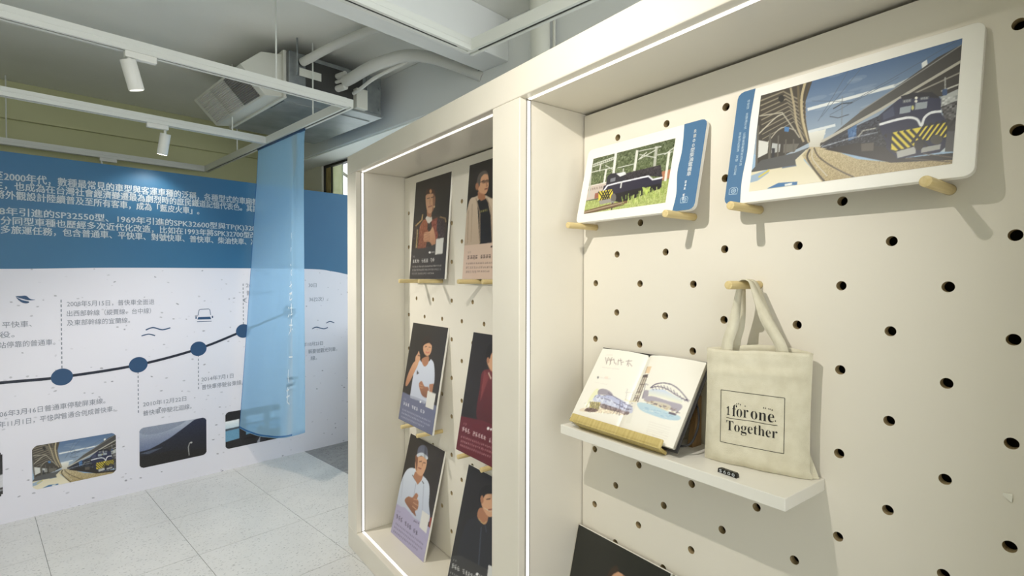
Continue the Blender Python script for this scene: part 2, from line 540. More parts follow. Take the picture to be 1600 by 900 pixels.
Z_CEIL, Z_SOFF = 2.93, 2.55
struct(box('ceiling', plaster, None, -4.2, 2.5, -2.6, 5.7, Z_CEIL, Z_CEIL + .12), RM)
struct(box('wall_back', backwall_m, None, -4.2, 2.5, 5.57, 5.7, 0, Z_CEIL), RM)
struct(box('trim_1', backwall_m, None, -4.2, 2.4, 5.53, 5.57, 2.645, Z_CEIL, .004), RM)     # boxed-out head of the back wall
struct(box('trim_2', beam_m, None, -4.2, 2.17, 2.12, 2.34, 2.685, Z_CEIL, .006), RM)        # beam across the room
struct(MB().box(2.17, 2.40, -2.6, 5.57, Z_SOFF, Z_CEIL).build('trim_3', beam_m, bevel=.006), RM)   # beam over the window
struct(box('trim_4', soffit_m, None, 2.185, 2.52, -2.6, 5.57, Z_SOFF - .012, Z_SOFF - .0005), RM)   # white soffit board under it
struct(box('wall_left_added', backwall_m, None, -4.3, -4.2, -2.6, 5.7, 0, Z_CEIL), RM)  # unseen wall, added to keep light from the left off the case
struct(MB().box(2.40, 2.52, 2.0, 2.5, .95, Z_SOFF - .013).box(2.40, 2.52, -2.6, -2.4, .95, Z_SOFF - .013).box(2.40, 2.52, -2.6, 4.90, 0, .95).box(2.40, 2.52, 4.90, 5.57, 0, Z_SOFF - .013).build('wall_right', wall_cream), RM)

# window beyond the display, its far end seen above the blue panel
win = root('window_1', room(2.46, 3.7, .95), kind='structure', rz=RZ)
put(MB().box(2.42, 2.47, 4.865, 4.90, .95, 2.537).box(2.42, 2.47, 2.5, 4.865, 2.515, 2.537).box(2.42, 2.47, 2.5, 4.865, .95, .98).build('window_frame', dark_frame), win, RM)
rbox('timber_stile', timber, win, 2.425, 2.465, 4.775, 4.862, .985, 2.51, .003)
rbox('narrow_frame', dark_frame, win, 2.43, 2.46, 4.758, 4.773, .985, 2.51)
rbox('fixed_panel', greenish, win, 2.44, 2.455, 4.575, 4.756, .985, 2.51, .002)
rbox('pane', glass, win, 2.447, 2.451, 3.52, 4.573, .985, 2.51)
rbox('mullion', dark_frame, win, 2.43, 2.465, 3.47, 3.515, .985, 2.51, .003)
rbox('pane', glass, win, 2.447, 2.451, 2.52, 3.465, .985, 2.51)
win2 = root('window_added', room(2.46, -.2, .95), kind='structure', rz=RZ)  # unseen window, added so more daylight reaches the ceiling and floor
put(MB().box(2.42, 2.47, -2.4, -2.36, .95, 2.537).box(2.42, 2.47, 1.96, 2.0, .95, 2.537).box(2.42, 2.47, -2.36, 1.96, 2.515, 2.537).box(2.42, 2.47, -2.36, 1.96, .95, .98).box(2.43, 2.465, -.22, -.18, .98, 2.515).build('window_frame', dark_frame), win2, RM)
rbox('pane', glass, win2, 2.447, 2.451, -2.358, -.222, .985, 2.51)
rbox('pane', glass, win2, 2.447, 2.451, -.178, 1.958, .985, 2.51)
rbox('latch', dark_frame, win, 2.412, 2.425, 4.80, 4.815, 2.16, 2.22, .003)

# bare tree outside the window
tree = root('bare_tree', room(3.9, 6.3, -.003), 'bare thin-branched tree outside the window above the blue panel', 'tree', rz=RZ)
put(MB().tube(catmull([(3.9, 6.3, -.003), (3.92, 6.28, 1.2), (3.86, 6.3, 2.2), (3.9, 6.25, 3.4)], 5), .045, 8).build('trunk', bark, smooth=True), tree, RM)
for k in range(16):
    z = random.uniform(1.3, 3.2); an = random.uniform(0, 6.28); L = random.uniform(.5, 1.1)
    p = [(3.88, 6.28, z)]
    for q in range(1, 5):
        p.append((3.88 + math.cos(an) * L * q / 4 + random.uniform(-.05, .05), 6.28 + math.sin(an) * L * q / 4 + random.uniform(-.05, .05), z + .16 * q + random.uniform(-.05, .08)))
    put(MB().tube(p, [.02, .016, .012, .008, .004], 6).build('branch', bark, smooth=True), tree, RM)

# ------------------------------------------------------------------ display case
XF, XB, XBACK = 0.97, 1.24, 1.30
ZI0, ZI1 = 0.11, 1.982
YL0, YL1, YR0, YR1 = 1.402, 2.63, 0.028, 1.258
case = root('display_case', (1.13, 1.33, 0), 'long cream double display case with pegboard backs and lit edges', 'display case')
def cbox(name, m, x0, x1, y0, y1, z0, z1, bevel=0.0015):
    return put(box(name, m, None, x0, x1, y0, y1, z0, z1, bevel), case)
cbox('top_rail', laminate, XF, XBACK, -.097, 2.755, ZI1, 2.078, .004)
cbox('bottom_rail', laminate, XF, XBACK, -.097, 2.755, 0, ZI0, .004)
cbox('side_stile', laminate, XF, XBACK, YL1, 2.755, ZI0, ZI1, .003)
cbox('side_stile', laminate, XF, XBACK, -.097, YR0, ZI0, ZI1, .003)
cbox('mullion', laminate, XF + .001, XBACK, YR1, YL0, ZI0, ZI1, .0025)
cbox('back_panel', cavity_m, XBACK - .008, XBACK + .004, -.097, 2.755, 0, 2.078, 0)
for y0, y1 in ((YL0, YL1), (YR0, YR1)):
    X0, X1 = 1.000, 1.011
    for args in (('led_strip', X0, X1, y0 + .004, y1 - .004, ZI1 - .002, ZI1 + .001), ('led_strip', X0, X1, y0 + .004, y1 - .004, ZI0 - .001, ZI0 + .002),
                 ('led_strip', X0, X1, y1 - .002, y1 + .001, ZI0 + .006, ZI1 - .006), ('led_strip', X0, X1, y0 - .001, y0 + .002, ZI0 + .006, ZI1 - .006)):
        cbox(args[0], led_m, *args[1:], 0)
    for args in (('led_channel', X0 - .004, X1 + .004, y1 - .001, y1 + .001, ZI0 + .001, ZI1 - .001), ('led_channel', X0 - .004, X1 + .004, y0 - .001, y0 + .001, ZI0 + .001, ZI1 - .001)):
        cbox(args[0], led_ch, *args[1:], 0)

PITCH, HOLE_R = 0.0906, 0.0102
def pegboard(y0, y1, ly, lz):
    """white board with real holes on a staggered grid; each hole has an MDF-coloured wall"""
    z0, z1 = ZI0 + .003, ZI1 - .010
    y0, y1 = y0 + .005, y1 - .005
    i0, i1 = math.ceil((y0 + PITCH / 2 - ly) / PITCH), math.floor((y1 - PITCH / 2 - ly) / PITCH)
    j0, j1 = math.ceil((z0 + PITCH / 2 - lz) / PITCH), math.floor((z1 - PITCH / 2 - lz) / PITCH)
    face, wall = MB(), MB()
    n, h = 20, PITCH / 2
    for i in range(i0, i1 + 1):
        for j in range(j0, j1 + 1):
            cy, cz = ly + i * PITCH, lz + j * PITCH
            sq = [(cy - h, cz - h), (cy + h, cz - h), (cy + h, cz + h), (cy - h, cz + h)]
            if (i + j) % 2:
                face.add([(XB, *q) for q in sq], [(0, 1, 2, 3)])
                continue
            ring = [(cy + HOLE_R * math.cos(2 * math.pi * (k + .5) / n - math.pi * .75 - math.pi / n), cz + HOLE_R * math.sin(2 * math.pi * (k + .5) / n - math.pi * .75 - math.pi / n)) for k in range(n)]
            vs = [(XB, *q) for q in sq] + [(XB, *q) for q in ring]
            fs = []
            m = n // 4
            for c in range(4):
                for k in range(m):
                    fs.append((c, 4 + (c * m + k + 1) % n, 4 + (c * m + k) % n))
                fs.append((c, (c + 1) % 4, 4 + ((c + 1) * m) % n))
            face.add(vs, fs)
            wall.add([(XB, *q) for q in ring] + [(XB + .02, *q) for q in ring], [(k, (k + 1) % n, n + (k + 1) % n, n + k) for k in range(n)])
    ya, yb, za, zb = ly + i0 * PITCH - h, ly + i1 * PITCH + h, lz + j0 * PITCH - h, lz + j1 * PITCH + h
    for q in ((y0, ya, z0, z1), (yb, y1, z0, z1), (ya, yb, z0, za), (ya, yb, zb, z1)):
        face.add([(XB, q[0], q[2]), (XB, q[1], q[2]), (XB, q[1], q[3]), (XB, q[0], q[3])], [(0, 1, 2, 3)])
    # edges of the board
    face.add([(x, y, z) for x in (XB, XB + .02) for y, z in ((y0, z0), (y1, z0), (y1, z1), (y0, z1))], [(0, 1, 5, 4), (1, 2, 6, 5), (2, 3, 7, 6), (3, 0, 4, 7)])
    me_o = face.build('pegboard', pegboard_m)
    bm = bmesh.new(); bm.from_mesh(me_o.data); bmesh.ops.remove_doubles(bm, verts=bm.verts, dist=1e-5); bm.to_mesh(me_o.data); bm.free()
    put(me_o, case)
    w = wall.build('hole_edges', mdf, smooth=True, fix=False)
    w['kind'] = 'stuff'
    w.parent = me_o
LYR, LZR, LYL, LZL = 0.2016, 0.0787 + CAM_H, 0.1294, 0.0809 + CAM_H
pegboard(YR0, YR1, LYR, LZR)
pegboard(YL0, YL1, LYL, LZL)

def peg(i, j, side, label, L=.13, group=None):
    ly, lz = (LYR, LZR) if side == 'R' else (LYL, LZL)
    y, z = ly + i * PITCH, lz + j * PITCH
    o = MB().cyl((0, 0, 0), (-L - .018, 0, 0), .0098, n=24).build('wooden_peg', peg_wood, smooth=True, bevel=.0015)
    o.location = (XB + .018, y, z)
    return tag(o, label, 'peg', group)
G = 'wooden pegs in the pegboards'
peg(1, 1, 'R', 'pale wooden peg under the right end of the large station photo plate', .14, G)
peg(5, 1, 'R', 'pale wooden peg under the blue strip of the large station photo plate', .13, G)
peg(11, 1, 'R', 'pale wooden peg under the left end of the small locomotive photo plate', .125, G)
peg(7, 1, 'R', 'pale wooden peg under the blue strip of the small locomotive photo plate', .125, G)
peg(5, -1, 'R', 'pale wooden peg holding the handles of the canvas tote bag', .135, G)
peg(25, -1, 'L', 'pale wooden peg under the left corner of the armoured performer card', .14, G)
peg(23, -1, 'L', 'pale wooden peg under the right corner of the armoured performer card', .125, G)
peg(19, -1, 'L', 'pale wooden peg under the left corner of the card with the beige footer', .13, G)
peg(17, -1, 'L', 'pale wooden peg nearest the mullion under the card with the beige footer', .13, G)
peg(25, -9, 'L', 'pale wooden peg under the left corner of the slate-footed card', .13, G)
peg(23, -9, 'L', 'pale wooden peg under the right corner of the slate-footed card', .135, G)
peg(19, -9, 'L', 'pale wooden peg under the left corner of the maroon-footed card', .13, G)
peg(17, -9, 'L', 'pale wooden peg nearest the mullion under the maroon-footed card', .135, G)

# ------------------------------------------------------------------ exhibition panel with the blue band and timeline
BW = 4.22
panel = root('exhibition_panel', room(1.0, BW, 0), 'tall exhibition panel with blue text band above a white railway timeline', 'display panel', rz=RZ)
PAN = lambda off: (lambda x, y: (x, BW - off, y))
put(MB().box(-1.6, 2.36, BW, BW + .09, 0, 2.163).build('panel_board', panel_m), panel, RM)
def P(o):
    return put(o, panel, RM)
edge = catmull([(-1.6, 1.50), (-.6, 1.478), (.123, 1.483), (.6, 1.498), (1.10, 1.505), (1.94, 1.512), (2.15, 1.496), (2.302, 1.469), (2.36, 1.455)], 8)
mb = MB()
top = [(x, 2.163) for x, _ in edge]
mb.add([PAN(.0006)(*q) for q in edge + top], [(k, k + 1, len(edge) + k + 1, len(edge) + k) for k in range(len(edge) - 1)])
P(mb.build('blue_band', band_m, fix=False))
def PT(name, items, m, off=.0012):
    return P(lettering(name, items, m, None, PAN(off)))
bw = .0215
PT('heading_text', [('至2000年代，數種最常見的車型與客運車種的泛稱，各種型式的車廂都是', .098, 1.60, 2.019, .056, bw),
                    ('主，也成為在台灣社會經濟變遷最為劇烈時的庶民鐵道記憶代表色。其設計', .098, 1.60, 1.967, .054, bw),
                    ('將外觀設計陸續普及至所有客車，成為「藍皮火車」。', .105, 1.147, 1.912, .054, bw),
                    ('68年引進的SP32550型、1969年引進的SPK32600型與TP(K)32850型', .096, 1.64, 1.817, .052, bw),
                    ('分同型車種也歷經多次近代化改造，比如在1993年將SPK32700型改為', .128, 1.585, 1.763, .052, bw),
                    ('多旅運任務，包含普通車、平快車、對號快車、普快車、柴油快車、冷氣', .128, 1.585, 1.711, .052, bw)], text_white)
PT('timeline_text', [('2008年5月15日，普快車全面退', .416, .871, 1.271, .040), ('出西部幹線（縱貫線、台中線）', .415, .852, 1.211, .040), ('及東部幹線的宜蘭線。', .415, .735, 1.153, .040),
                     ('平快車、', .128, .255, 1.158, .040), ('役。', .118, .18, 1.101, .040), ('站停靠的普通車。', .112, .36, 1.041, .040),
                     ('06年3月16日普通車停駛屏東線。', .112, .60, .641, .040), ('年11月1日，平快與普通合併成普快車。', .108, .65, .581, .040),
                     ('2010年12月22日', .802, 1.057, .581, .038), ('普快車停駛北迴線。', .801, 1.09, .520, .040),
                     ('2014年7月1日', 1.153, 1.367, .702, .038), ('普快車停駛台東線。', 1.155, 1.435, .644, .040),
                     ('20', 1.459, 1.505, 1.379, .040), ('30日', 1.95, 2.018, 1.377, .040), ('普快車行駛', 1.463, 1.66, 1.321, .040), ('（', 1.44, 1.47, 1.266, .040), ('3672次）。', 1.955, 2.12, 1.26, .040),
                     ('年10月23日', 1.90, 2.072, .887, .038), ('解憂號觀光列車，', 1.945, 2.20, .825, .040), ('線。', 1.965, 2.02, .768, .040)], text_grey)
mb = MB()
pl = catmull([(-1.6, .86), (-.6, .832), (.116, .824), (.389, .822), (.778, .852), (1.136, .926), (1.439, 1.033), (1.789, 1.164)], 10)
ribbon2(mb, pl, .017, PAN(.0012))
P(mb.build('timeline_line', navy_line, fix=False))
for cx, cz in ((-.02, .83), (.389, .822), (.778, .852), (1.136, .926), (1.439, 1.033), (1.789, 1.164)):
    mb = MB(); mb.add([PAN(.0016)(cx + .052 * math.cos(t * math.pi / 16), cz + .052 * math.sin(t * math.pi / 16)) for t in range(32)], [tuple(range(32))])
    P(mb.build('timeline_dot', navy, fix=False))
mb = MB()
for x, za, zb in ((.389, .875, 1.285), (.776, .53, .80), (1.135, .635, .872), (1.44, 1.085, 1.385), (1.788, .755, 1.11)):
    z = za
    while z < zb:
        mb.add([PAN(.0011)(x + sx * .0028, zz) for sx, zz in ((-1, z), (1, z), (1, z + .017), (-1, z + .017))], [(0, 1, 2, 3)]); z += .029
o = P(mb.build('dashed_leader', text_grey, fix=False)); o['kind'] = 'stuff'
mb = MB(); ribbon2(mb, catmull([(.821, 1.082), (.862, 1.096), (.915, 1.078), (.964, 1.088)], 6), .008, PAN(.0012)); P(mb.build('wave_mark', navy, fix=False))
mb = MB(); ribbon2(mb, catmull([(.797, 1.044), (.837, 1.053), (.874, 1.040)], 6), .007, PAN(.0012)); P(mb.build('wave_mark', navy, fix=False))
mb = MB(); ribbon2(mb, catmull([(1.979, 1.013), (2.016, 1.025), (2.079, 1.007), (2.117, 1.016)], 6), .008, PAN(.0012)); P(mb.build('wave_mark', navy, fix=False))
mb = MB(); ribbon2(mb, catmull([(2.102, 1.054), (2.137, 1.066), (2.176, 1.052)], 6), .007, PAN(.0012)); P(mb.build('wave_mark', navy, fix=False))
mb = MB()
mb.add([PAN(.0012)(*q) for q in catmull([(.186, 1.322), (.21, 1.325), (.232, 1.325), (.25, 1.306), (.272, 1.301), (.248, 1.298), (.226, 1.304)], 4, True)], [tuple(range(28))])
mb.add([PAN(.0012)(*q) for q in catmull([(.188, 1.318), (.215, 1.300), (.245, 1.290), (.236, 1.281), (.212, 1.287)], 4, True)], [tuple(range(20))])
P(mb.build('leaf_mark', navy, fix=False))
mb = MB()
ribbon2(mb, [(1.134, 1.165), (1.142, 1.205), (1.150, 1.209), (1.204, 1.209), (1.211, 1.204), (1.216, 1.165)], .004, PAN(.0012))
mb.add([PAN(.0012)(*q) for q in ((1.130, 1.136), (1.220, 1.134), (1.214, 1.153), (1.136, 1.154))], [(0, 1, 2, 3)])
ribbon2(mb, [(1.128, 1.121), (1.222, 1.119)], .004, PAN(.0012))
for x in (1.122, 1.228):
    mb.add([PAN(.0012)(*q) for q in ((x - .004, 1.142), (x + .004, 1.142), (x + .004, 1.158), (x - .004, 1.158))], [(0, 1, 2, 3)])
P(mb.build('train_mark', navy, fix=False))
mb = MB()
mb.add([PAN(.0012)(*q) for q in ((1.765, .612), (1.86, .612), (1.86, .632), (1.765, .632))], [(0, 1, 2, 3)])
mb.add([PAN(.0013)(*q) for q in catmull([(1.757, .57), (1.775, .583), (1.80, .58), (1.84, .595), (1.83, .57), (1.80, .56), (1.775, .555)], 5, True)], [tuple(range(35))])
ribbon2(mb, catmull([(1.765, .555), (1.772, .528), (1.81, .53), (1.85, .528), (1.855, .585)], 6), .004, PAN(.0012))
P(mb.build('seat_mark', navy, fix=False))

# ---- the station picture, used on the big plate and on the panel
def station(quad, nx, ny):
    c = Canvas(quad, nx, ny, (150, 178, 205))
    c.poly([(180, 60), (1200, 60), (1200, 660), (180, 660)], (84, 110, 146), (190, 198, 202))
    for k in range(14):
        x, y = random.uniform(480, 900), random.uniform(260, 470); c.ell(x, y, random.uniform(30, 90), random.uniform(5, 14), (190, 200, 208), -.25, .16)
    c.line([(455, 441), (860, 332)], 15, (222, 226, 226)); c.line([(860, 332), (1000, 262)], 9, (190, 196, 200))
    c.line([(460, 553), (585, 522)], 13, (214, 220, 222)); c.line([(462, 578), (540, 562)], 9, (222, 224, 220))
    c.poly([(455, 560), (545, 540), (525, 630), (470, 635)], (222, 222, 214), (190, 186, 172))
    for a in (((640, 250), (505, 500)), ((700, 240), (520, 480)), ((1150, 115), (640, 420)), ((880, 290), (560, 470)), ((470, 400), (630, 405))):
        c.line(a, 2.2, (90, 100, 112))
    c.line([(575, 440), (615, 415), (665, 412)], 5, (60, 66, 74)); c.line([(560, 478), (600, 486), (650, 470)], 4, (70, 76, 84)); c.line([(615, 380), (618, 520)], 3.5, (120, 126, 130))
    c.poly([(985, 222), (1010, 205), (1016, 235), (990, 250)], (226, 228, 226))
    # left platform roof
    c.poly([(215, 360), (468, 298), (440, 400), (445, 500), (470, 605), (420, 632), (215, 735)], (74, 68, 60), (60, 56, 50))
    for k in range(9):
        t = k / 8; c.line([(222 + 20 * t, 395 + 190 * t), (330 + 60 * t, 350 + 150 * t), (440 + 15 * t, 410 + 180 * t)], 7 - 3 * t, (138, 130, 112))
    c.line([(222, 470), (330, 455), (420, 580)], 6, (170, 164, 148)); c.line([(222, 560), (300, 480), (335, 462)], 6, (178, 172, 156), True); c.line([(270, 600), (330, 530), (400, 545)], 5, (166, 160, 146), True)
    c.line([(365, 335), (385, 420), (405, 520), (440, 600)], 10, (168, 156, 128), True); c.line([(400, 325), (410, 420), (430, 520), (462, 600)], 12, (104, 94, 74), True)
    c.line([(432, 312), (420, 390), (432, 500), (466, 602)], 12, (186, 172, 138), True); c.line([(458, 302), (436, 400), (444, 500), (468, 600)], 6, (84, 74, 58), True)
    c.poly([(222, 590), (272, 600), (270, 655), (222, 680)], (206, 206, 200)); c.poly([(290, 605), (330, 612), (328, 650), (288, 655)], (176, 178, 176)); c.poly([(345, 612), (420, 610), (400, 650), (345, 655)], (104, 100, 92))
    for x, a, b_ in ((218, 520, 725), (278, 560, 690), (318, 570, 680), (355, 590, 668), (392, 590, 650)):
        c.line([(x, a), (x + 2, b_)], 11 if x < 300 else 7, (96, 92, 84))
    c.poly([(345, 525), (368, 528), (366, 552), (345, 548)], (74, 120, 170)); c.ell(322, 385, 14, 18, (44, 42, 40)); c.poly([(290, 630), (305, 632), (303, 680), (292, 680)], (46, 46, 50))
    # platform
    c.poly([(190, 750), (240, 690), (400, 655), (470, 628), (450, 660), (405, 725)], (84, 84, 84)); c.poly([(185, 850), (198, 748), (410, 716), (405, 690), (455, 640), (475, 640), (445, 690), (545, 800)], (206, 197, 168), (226, 218, 194))
    c.poly([(197, 765), (275, 735), (282, 752), (230, 790), (194, 800)], (150, 170, 190)); c.line([(235, 772), (282, 740)], 9, (206, 190, 96)); c.line([(345, 728), (410, 718)], 6, (96, 110, 130))
    c.poly([(275, 830), (330, 802), (420, 797), (420, 812)], (66, 112, 160)); c.poly([(360, 808), (395, 802), (396, 812), (362, 818)], (220, 224, 224))
    # track bed
    c.poly([(436, 670), (470, 628), (540, 628), (700, 690), (860, 708), (1160, 700), (1160, 724), (540, 802)], (186, 172, 138), (164, 146, 104)); c.noise(13, 1, [(436, 670), (470, 628), (540, 628), (700, 690), (860, 708), (1160, 700), (1160, 724), (540, 802)])
    c.line([(472, 640), (462, 680), (500, 740), (548, 796)], 9, (74, 66, 54), True); c.line([(492, 632), (520, 680), (600, 735), (690, 780)], 7, (88, 78, 62), True); c.line([(484, 640), (490, 690), (560, 770)], 5, (196, 188, 168), True)
    # right canopy and train
    c.poly([(1182, 130), (1182, 370), (1090, 388), (880, 400), (560, 600), (520, 625), (520, 610)], (62, 58, 54)); c.poly([(1182, 128), (1182, 215), (800, 450), (540, 592), (520, 615), (700, 462), (880, 330), (1060, 195)], (92, 90, 86), (70, 68, 66), axis=0)
    c.line([(1180, 212), (800, 447), (530, 600)], 13, (182, 178, 166)); c.line([(1180, 268), (900, 398), (820, 455)], 7, (150, 146, 136)); c.line([(1172, 135), (700, 458)], 5, (142, 142, 140)); c.line([(1180, 325), (1085, 362)], 7, (196, 194, 186))
    c.poly([(1085, 390), (1180, 345), (1175, 440), (1085, 440)], (176, 178, 176)); c.poly([(1085, 440), (1175, 405), (1170, 560), (1120, 560)], (86, 84, 84)); c.noise(22, 3, [(1085, 400), (1175, 380), (1170, 560), (1100, 560)])
    c.poly([(1088, 355), (1112, 350), (1112, 382), (1090, 386)], (60, 82, 120)); c.line([(1100, 295), (1102, 350)], 6, (176, 176, 172))
    c.poly([(520, 630), (560, 595), (650, 545), (790, 480), (880, 402), (900, 690), (860, 700), (640, 655)], (52, 58, 76), (34, 32, 32)); c.poly([(648, 545), (690, 520), (690, 585), (655, 600)], (66, 104, 150))
    c.line([(530, 628), (660, 588), (790, 560)], 6, (130, 136, 146)); c.line([(700, 580), (720, 552), (780, 540)], 7, (146, 146, 140)); c.noise(14, 2, [(520, 630), (790, 480), (880, 690), (640, 655)])
    c.poly([(860, 710), (540, 640), (700, 610), (860, 640), (900, 690), (1160, 665), (1160, 700)], (38, 33, 30)); c.poly([(715, 615), (775, 610), (775, 650), (718, 652)], (86, 80, 72))
    c.poly([(800, 545), (805, 470), (860, 430), (885, 398), (950, 376), (1035, 374), (1085, 400), (1086, 470), (1122, 520), (1112, 640), (1088, 662), (890, 692), (855, 655)], (40, 44, 72), (34, 36, 60))
    c.poly([(812, 470), (860, 432), (868, 480), (815, 500)], (64, 70, 96)); c.poly([(892, 385), (950, 368), (1040, 366), (1082, 396), (1000, 392), (905, 404)], (30, 30, 40))
    c.poly([(893, 440), (946, 430), (942, 464), (891, 472)], (148, 158, 166)); c.poly([(964, 419), (1021, 412), (1019, 445), (962, 453)], (150, 158, 164)); c.poly([(903, 402), (946, 396), (944, 414), (903, 420)], (84, 90, 100)); c.poly([(985, 390), (1028, 386), (1027, 402), (985, 406)], (84, 90, 100))
    c.glyphs(906, 411, 942, 405, 3, 10, (216, 216, 210)); c.glyphs(988, 399, 1024, 394, 3, 10, (216, 216, 210))
    c.ell(967, 394, 7, 7, (236, 234, 220)); c.ell(967, 410, 7, 7, (228, 226, 212)); c.ell(952, 442, 6, 12, (200, 196, 120))
    c.line([(800, 522), (870, 502), (935, 490), (975, 500), (996, 530), (1010, 492), (1040, 468), (1086, 462)], 12, (226, 228, 230), True)
    ye = [(860, 562), (1120, 515), (1114, 588), (985, 610), (965, 638), (882, 660), (858, 650)]
    c.poly(ye, (222, 202, 66))
    for k in range(6):
        x = 862 + k * 30; c.line([(x - 34, 560 - k * 6 + 14), (x + 50, 660 - k * 6)], 13, (34, 32, 30)) if x < 985 else None
    for k in range(6):
        x = 985 + k * 28; c.line([(x + 30, 525 - k * 5), (x - 30, 615 - k * 5)], 12, (34, 32, 30))
    c.line([(858, 648), (880, 655), (965, 634)], 6, (40, 38, 36)); c.poly([(835, 560), (858, 562), (856, 660), (835, 640)], (36, 38, 60)); c.poly([(1118, 510), (1180, 500), (1180, 660), (1112, 660)], (60, 56, 54), alpha=.8)
    c.poly([(884, 656), (972, 632), (976, 666), (890, 688)], (176, 176, 172)); c.poly([(1000, 640), (1092, 622), (1088, 648), (1000, 664)], (160, 160, 156)); c.ell(988, 625, 22, 26, (44, 40, 38)); c.ell(1070, 600, 28, 24, (70, 66, 58))
    c.line([(930, 690), (1160, 712)], 5, (92, 80, 62)); c.line([(1010, 668), (1160, 690)], 4, (110, 98, 80))
    return c
Q_A = [(222, 368), (1177, 100), (1150, 720), (190, 845)]

def pan_photo(c, x0, x1, z0, z1, name='wall_photo', r=.028):
    """picture with rounded corners on the panel (white corner pieces are not needed: the grid is trimmed)"""
    o = c.build(name, None, lambda u, v: (x0 + (x1 - x0) * u, 0 * u + BW - .0015, z1 - (z1 - z0) * v))
    bm = bmesh.new(); bm.from_mesh(o.data)
    def out(p):
        dx = max(x0 + r - p.x, p.x - (x1 - r)); dz = max(z0 + r - p.z, p.z - (z1 - r))
        return dx > 0 and dz > 0 and dx * dx + dz * dz > r * r
    bmesh.ops.delete(bm, geom=[f for f in bm.faces if out(f.calc_center_median())], context='FACES')
    bm.to_mesh(o.data); bm.free()
    return P(o)
pan_photo(station(Q_A, 150, 98), .249, .653, .160, .424)
c = Canvas([(980, 400), (1449, 320), (1449, 610), (980, 670)], 110, 78, (60, 66, 90))
c.poly([(970, 340), (1460, 310), (1460, 500), (970, 570)], (176, 182, 196), (96, 108, 140))
c.poly([(970, 350), (1300, 330), (1160, 420), (1000, 440)], (120, 130, 150), alpha=.6, smooth=True)
c.poly([(970, 560), (1040, 545), (1100, 515), (1180, 470), (1270, 405), (1350, 345), (1420, 320), (1470, 320), (1470, 690), (970, 690)], (36, 42, 66), (28, 26, 28)); c.poly([(985, 570), (1060, 548), (1130, 535), (1040, 575)], (120, 134, 160), alpha=.5)
c.poly([(970, 590), (1200, 560), (1470, 570), (1470, 690), (970, 690)], (30, 27, 26), alpha=.8); c.line([(1312, 605), (1306, 545), (1316, 515), (1328, 508)], 6, (176, 176, 172)); c.ell(1328, 512, 8, 6, (206, 206, 200))
c.noise(4, 1)
pan_photo(c, .780, 1.183, .152, .424)
c = Canvas([(352, 645), (437, 630), (437, 687), (352, 700)], 110, 78, (36, 34, 36))
for q in (((352, 659), (372, 655), (372, 684), (352, 689)), ((382, 651), (410, 646), (410, 672), (382, 679)), ((419, 644), (440, 640), (440, 668), (419, 672))):
    c.poly(q, (236, 240, 244), (120, 164, 190))
    (x0, y0), (x1, y1) = q[0], q[1]; c.poly([(x0, y0 + 11), (x1, y1 + 11), (x1, y1 + 14), (x0, y0 + 14)], (70, 80, 92)); c.poly([(x0, y0 + 14), (x1, y1 + 14), q[2], q[3]], (104, 152, 182))
c.ell(404, 672, 6, 7, (30, 28, 30)); c.poly([(396, 700), (398, 680), (410, 678), (415, 700)], (44, 42, 48)); c.poly([(399, 690), (404, 682), (402, 700), (398, 700)], (150, 152, 160)); c.line([(380, 685), (440, 676)], 3, (26, 24, 26)); c.noise(3, 1)
pan_photo(c, 1.310, 1.712, .158, .434)
c = Canvas([(0, 0), (1, 0), (1, 1), (0, 1)], 60, 50, (40, 38, 40))
c.poly([(0, 0), (.9, 0), (.92, .45), (0, .5)], (30, 30, 32), (52, 46, 40)); c.poly([(.80, .55), (1, .5), (1, .78), (.86, .8)], (206, 206, 212)); c.line([(.6, .86), (1, .84)], .03, (170, 172, 178)); c.poly([(.1, .6), (.5, .55), (.5, .75), (.1, .8)], (90, 96, 104)); c.noise(4, 1)
pan_photo(c, -.28, .122, .160, .424)
# ------------------------------------------------------------------ leaning cards and plates on the pegboards
def lean(xb, xt, yl, w, z0, length):
    """frame of a board leaning back: origin at its lower left front corner, x to the viewer's right, y up the board, z towards the viewer"""
    dx = xt - xb; dz = math.sqrt(length ** 2 - dx ** 2); st, ct = dx / length, dz / length
    return frame((xb, yl, z0), (0, -1, 0), (st, 0, ct), (-ct, 0, st))
def board_thing(name, M, w, h, th, label, cat, group=None, r=0.0, body='foam_board'):
    t = empty(name, M, label, cat, group)
    poly = rrect(0, w, 0, h, r) if r else [(0, 0), (w, 0), (w, h), (0, h)]
    MB().prism(poly, 2, -th, 0).build(body, white_foam, t, bevel=.0008, seg=1)
    return t
FLAT = lambda off: (lambda x, y: (x, y, off))

def card_quad(k):
    return {'c1': [(650.3, 285.7), (705.9, 267.7), (694.7, 435.9), (640.0, 435.8)], 'c2': [(734.0, 258.7), (813.3, 233.1), (800.4, 436.1), (722.3, 436.0)],
            'c3': [(645.8, 504.1), (700.5, 512.3), (675.4, 680.7), (622.6, 654.1)], 'c4': [(740.0, 518.9), (822.0, 531.4), (792.3, 742.2), (712.6, 701.7)],
            'c5': [(642.0, 677.2), (695.5, 705.7), (661.6, 879.0), (610.6, 831.2)], 'c6': [(732.7, 725.5), (811.5, 767.5), (773.2, 983.6), (697.3, 912.5)],
            'c7': [(904.6, 822.0), (1048.4, 899.6), (1002.0, 1211.6), (860.7, 1076.9)]}[k]
def crop(q, ox, oy, s):
    return [((x - ox) * s, (y - oy) * s) for x, y in q]

def card(key, xb, xt, yl, w, z0, h, label, cv):
    M = lean(xb, xt, yl, w, z0, h)
    t = board_thing('portrait_card', M, w, h, .010, label, 'card', 'portrait cards in the display case')
    cv.build('card_print', t, lambda u, v: (w * u, h - h * v, 0 * u + .0004))
    return t

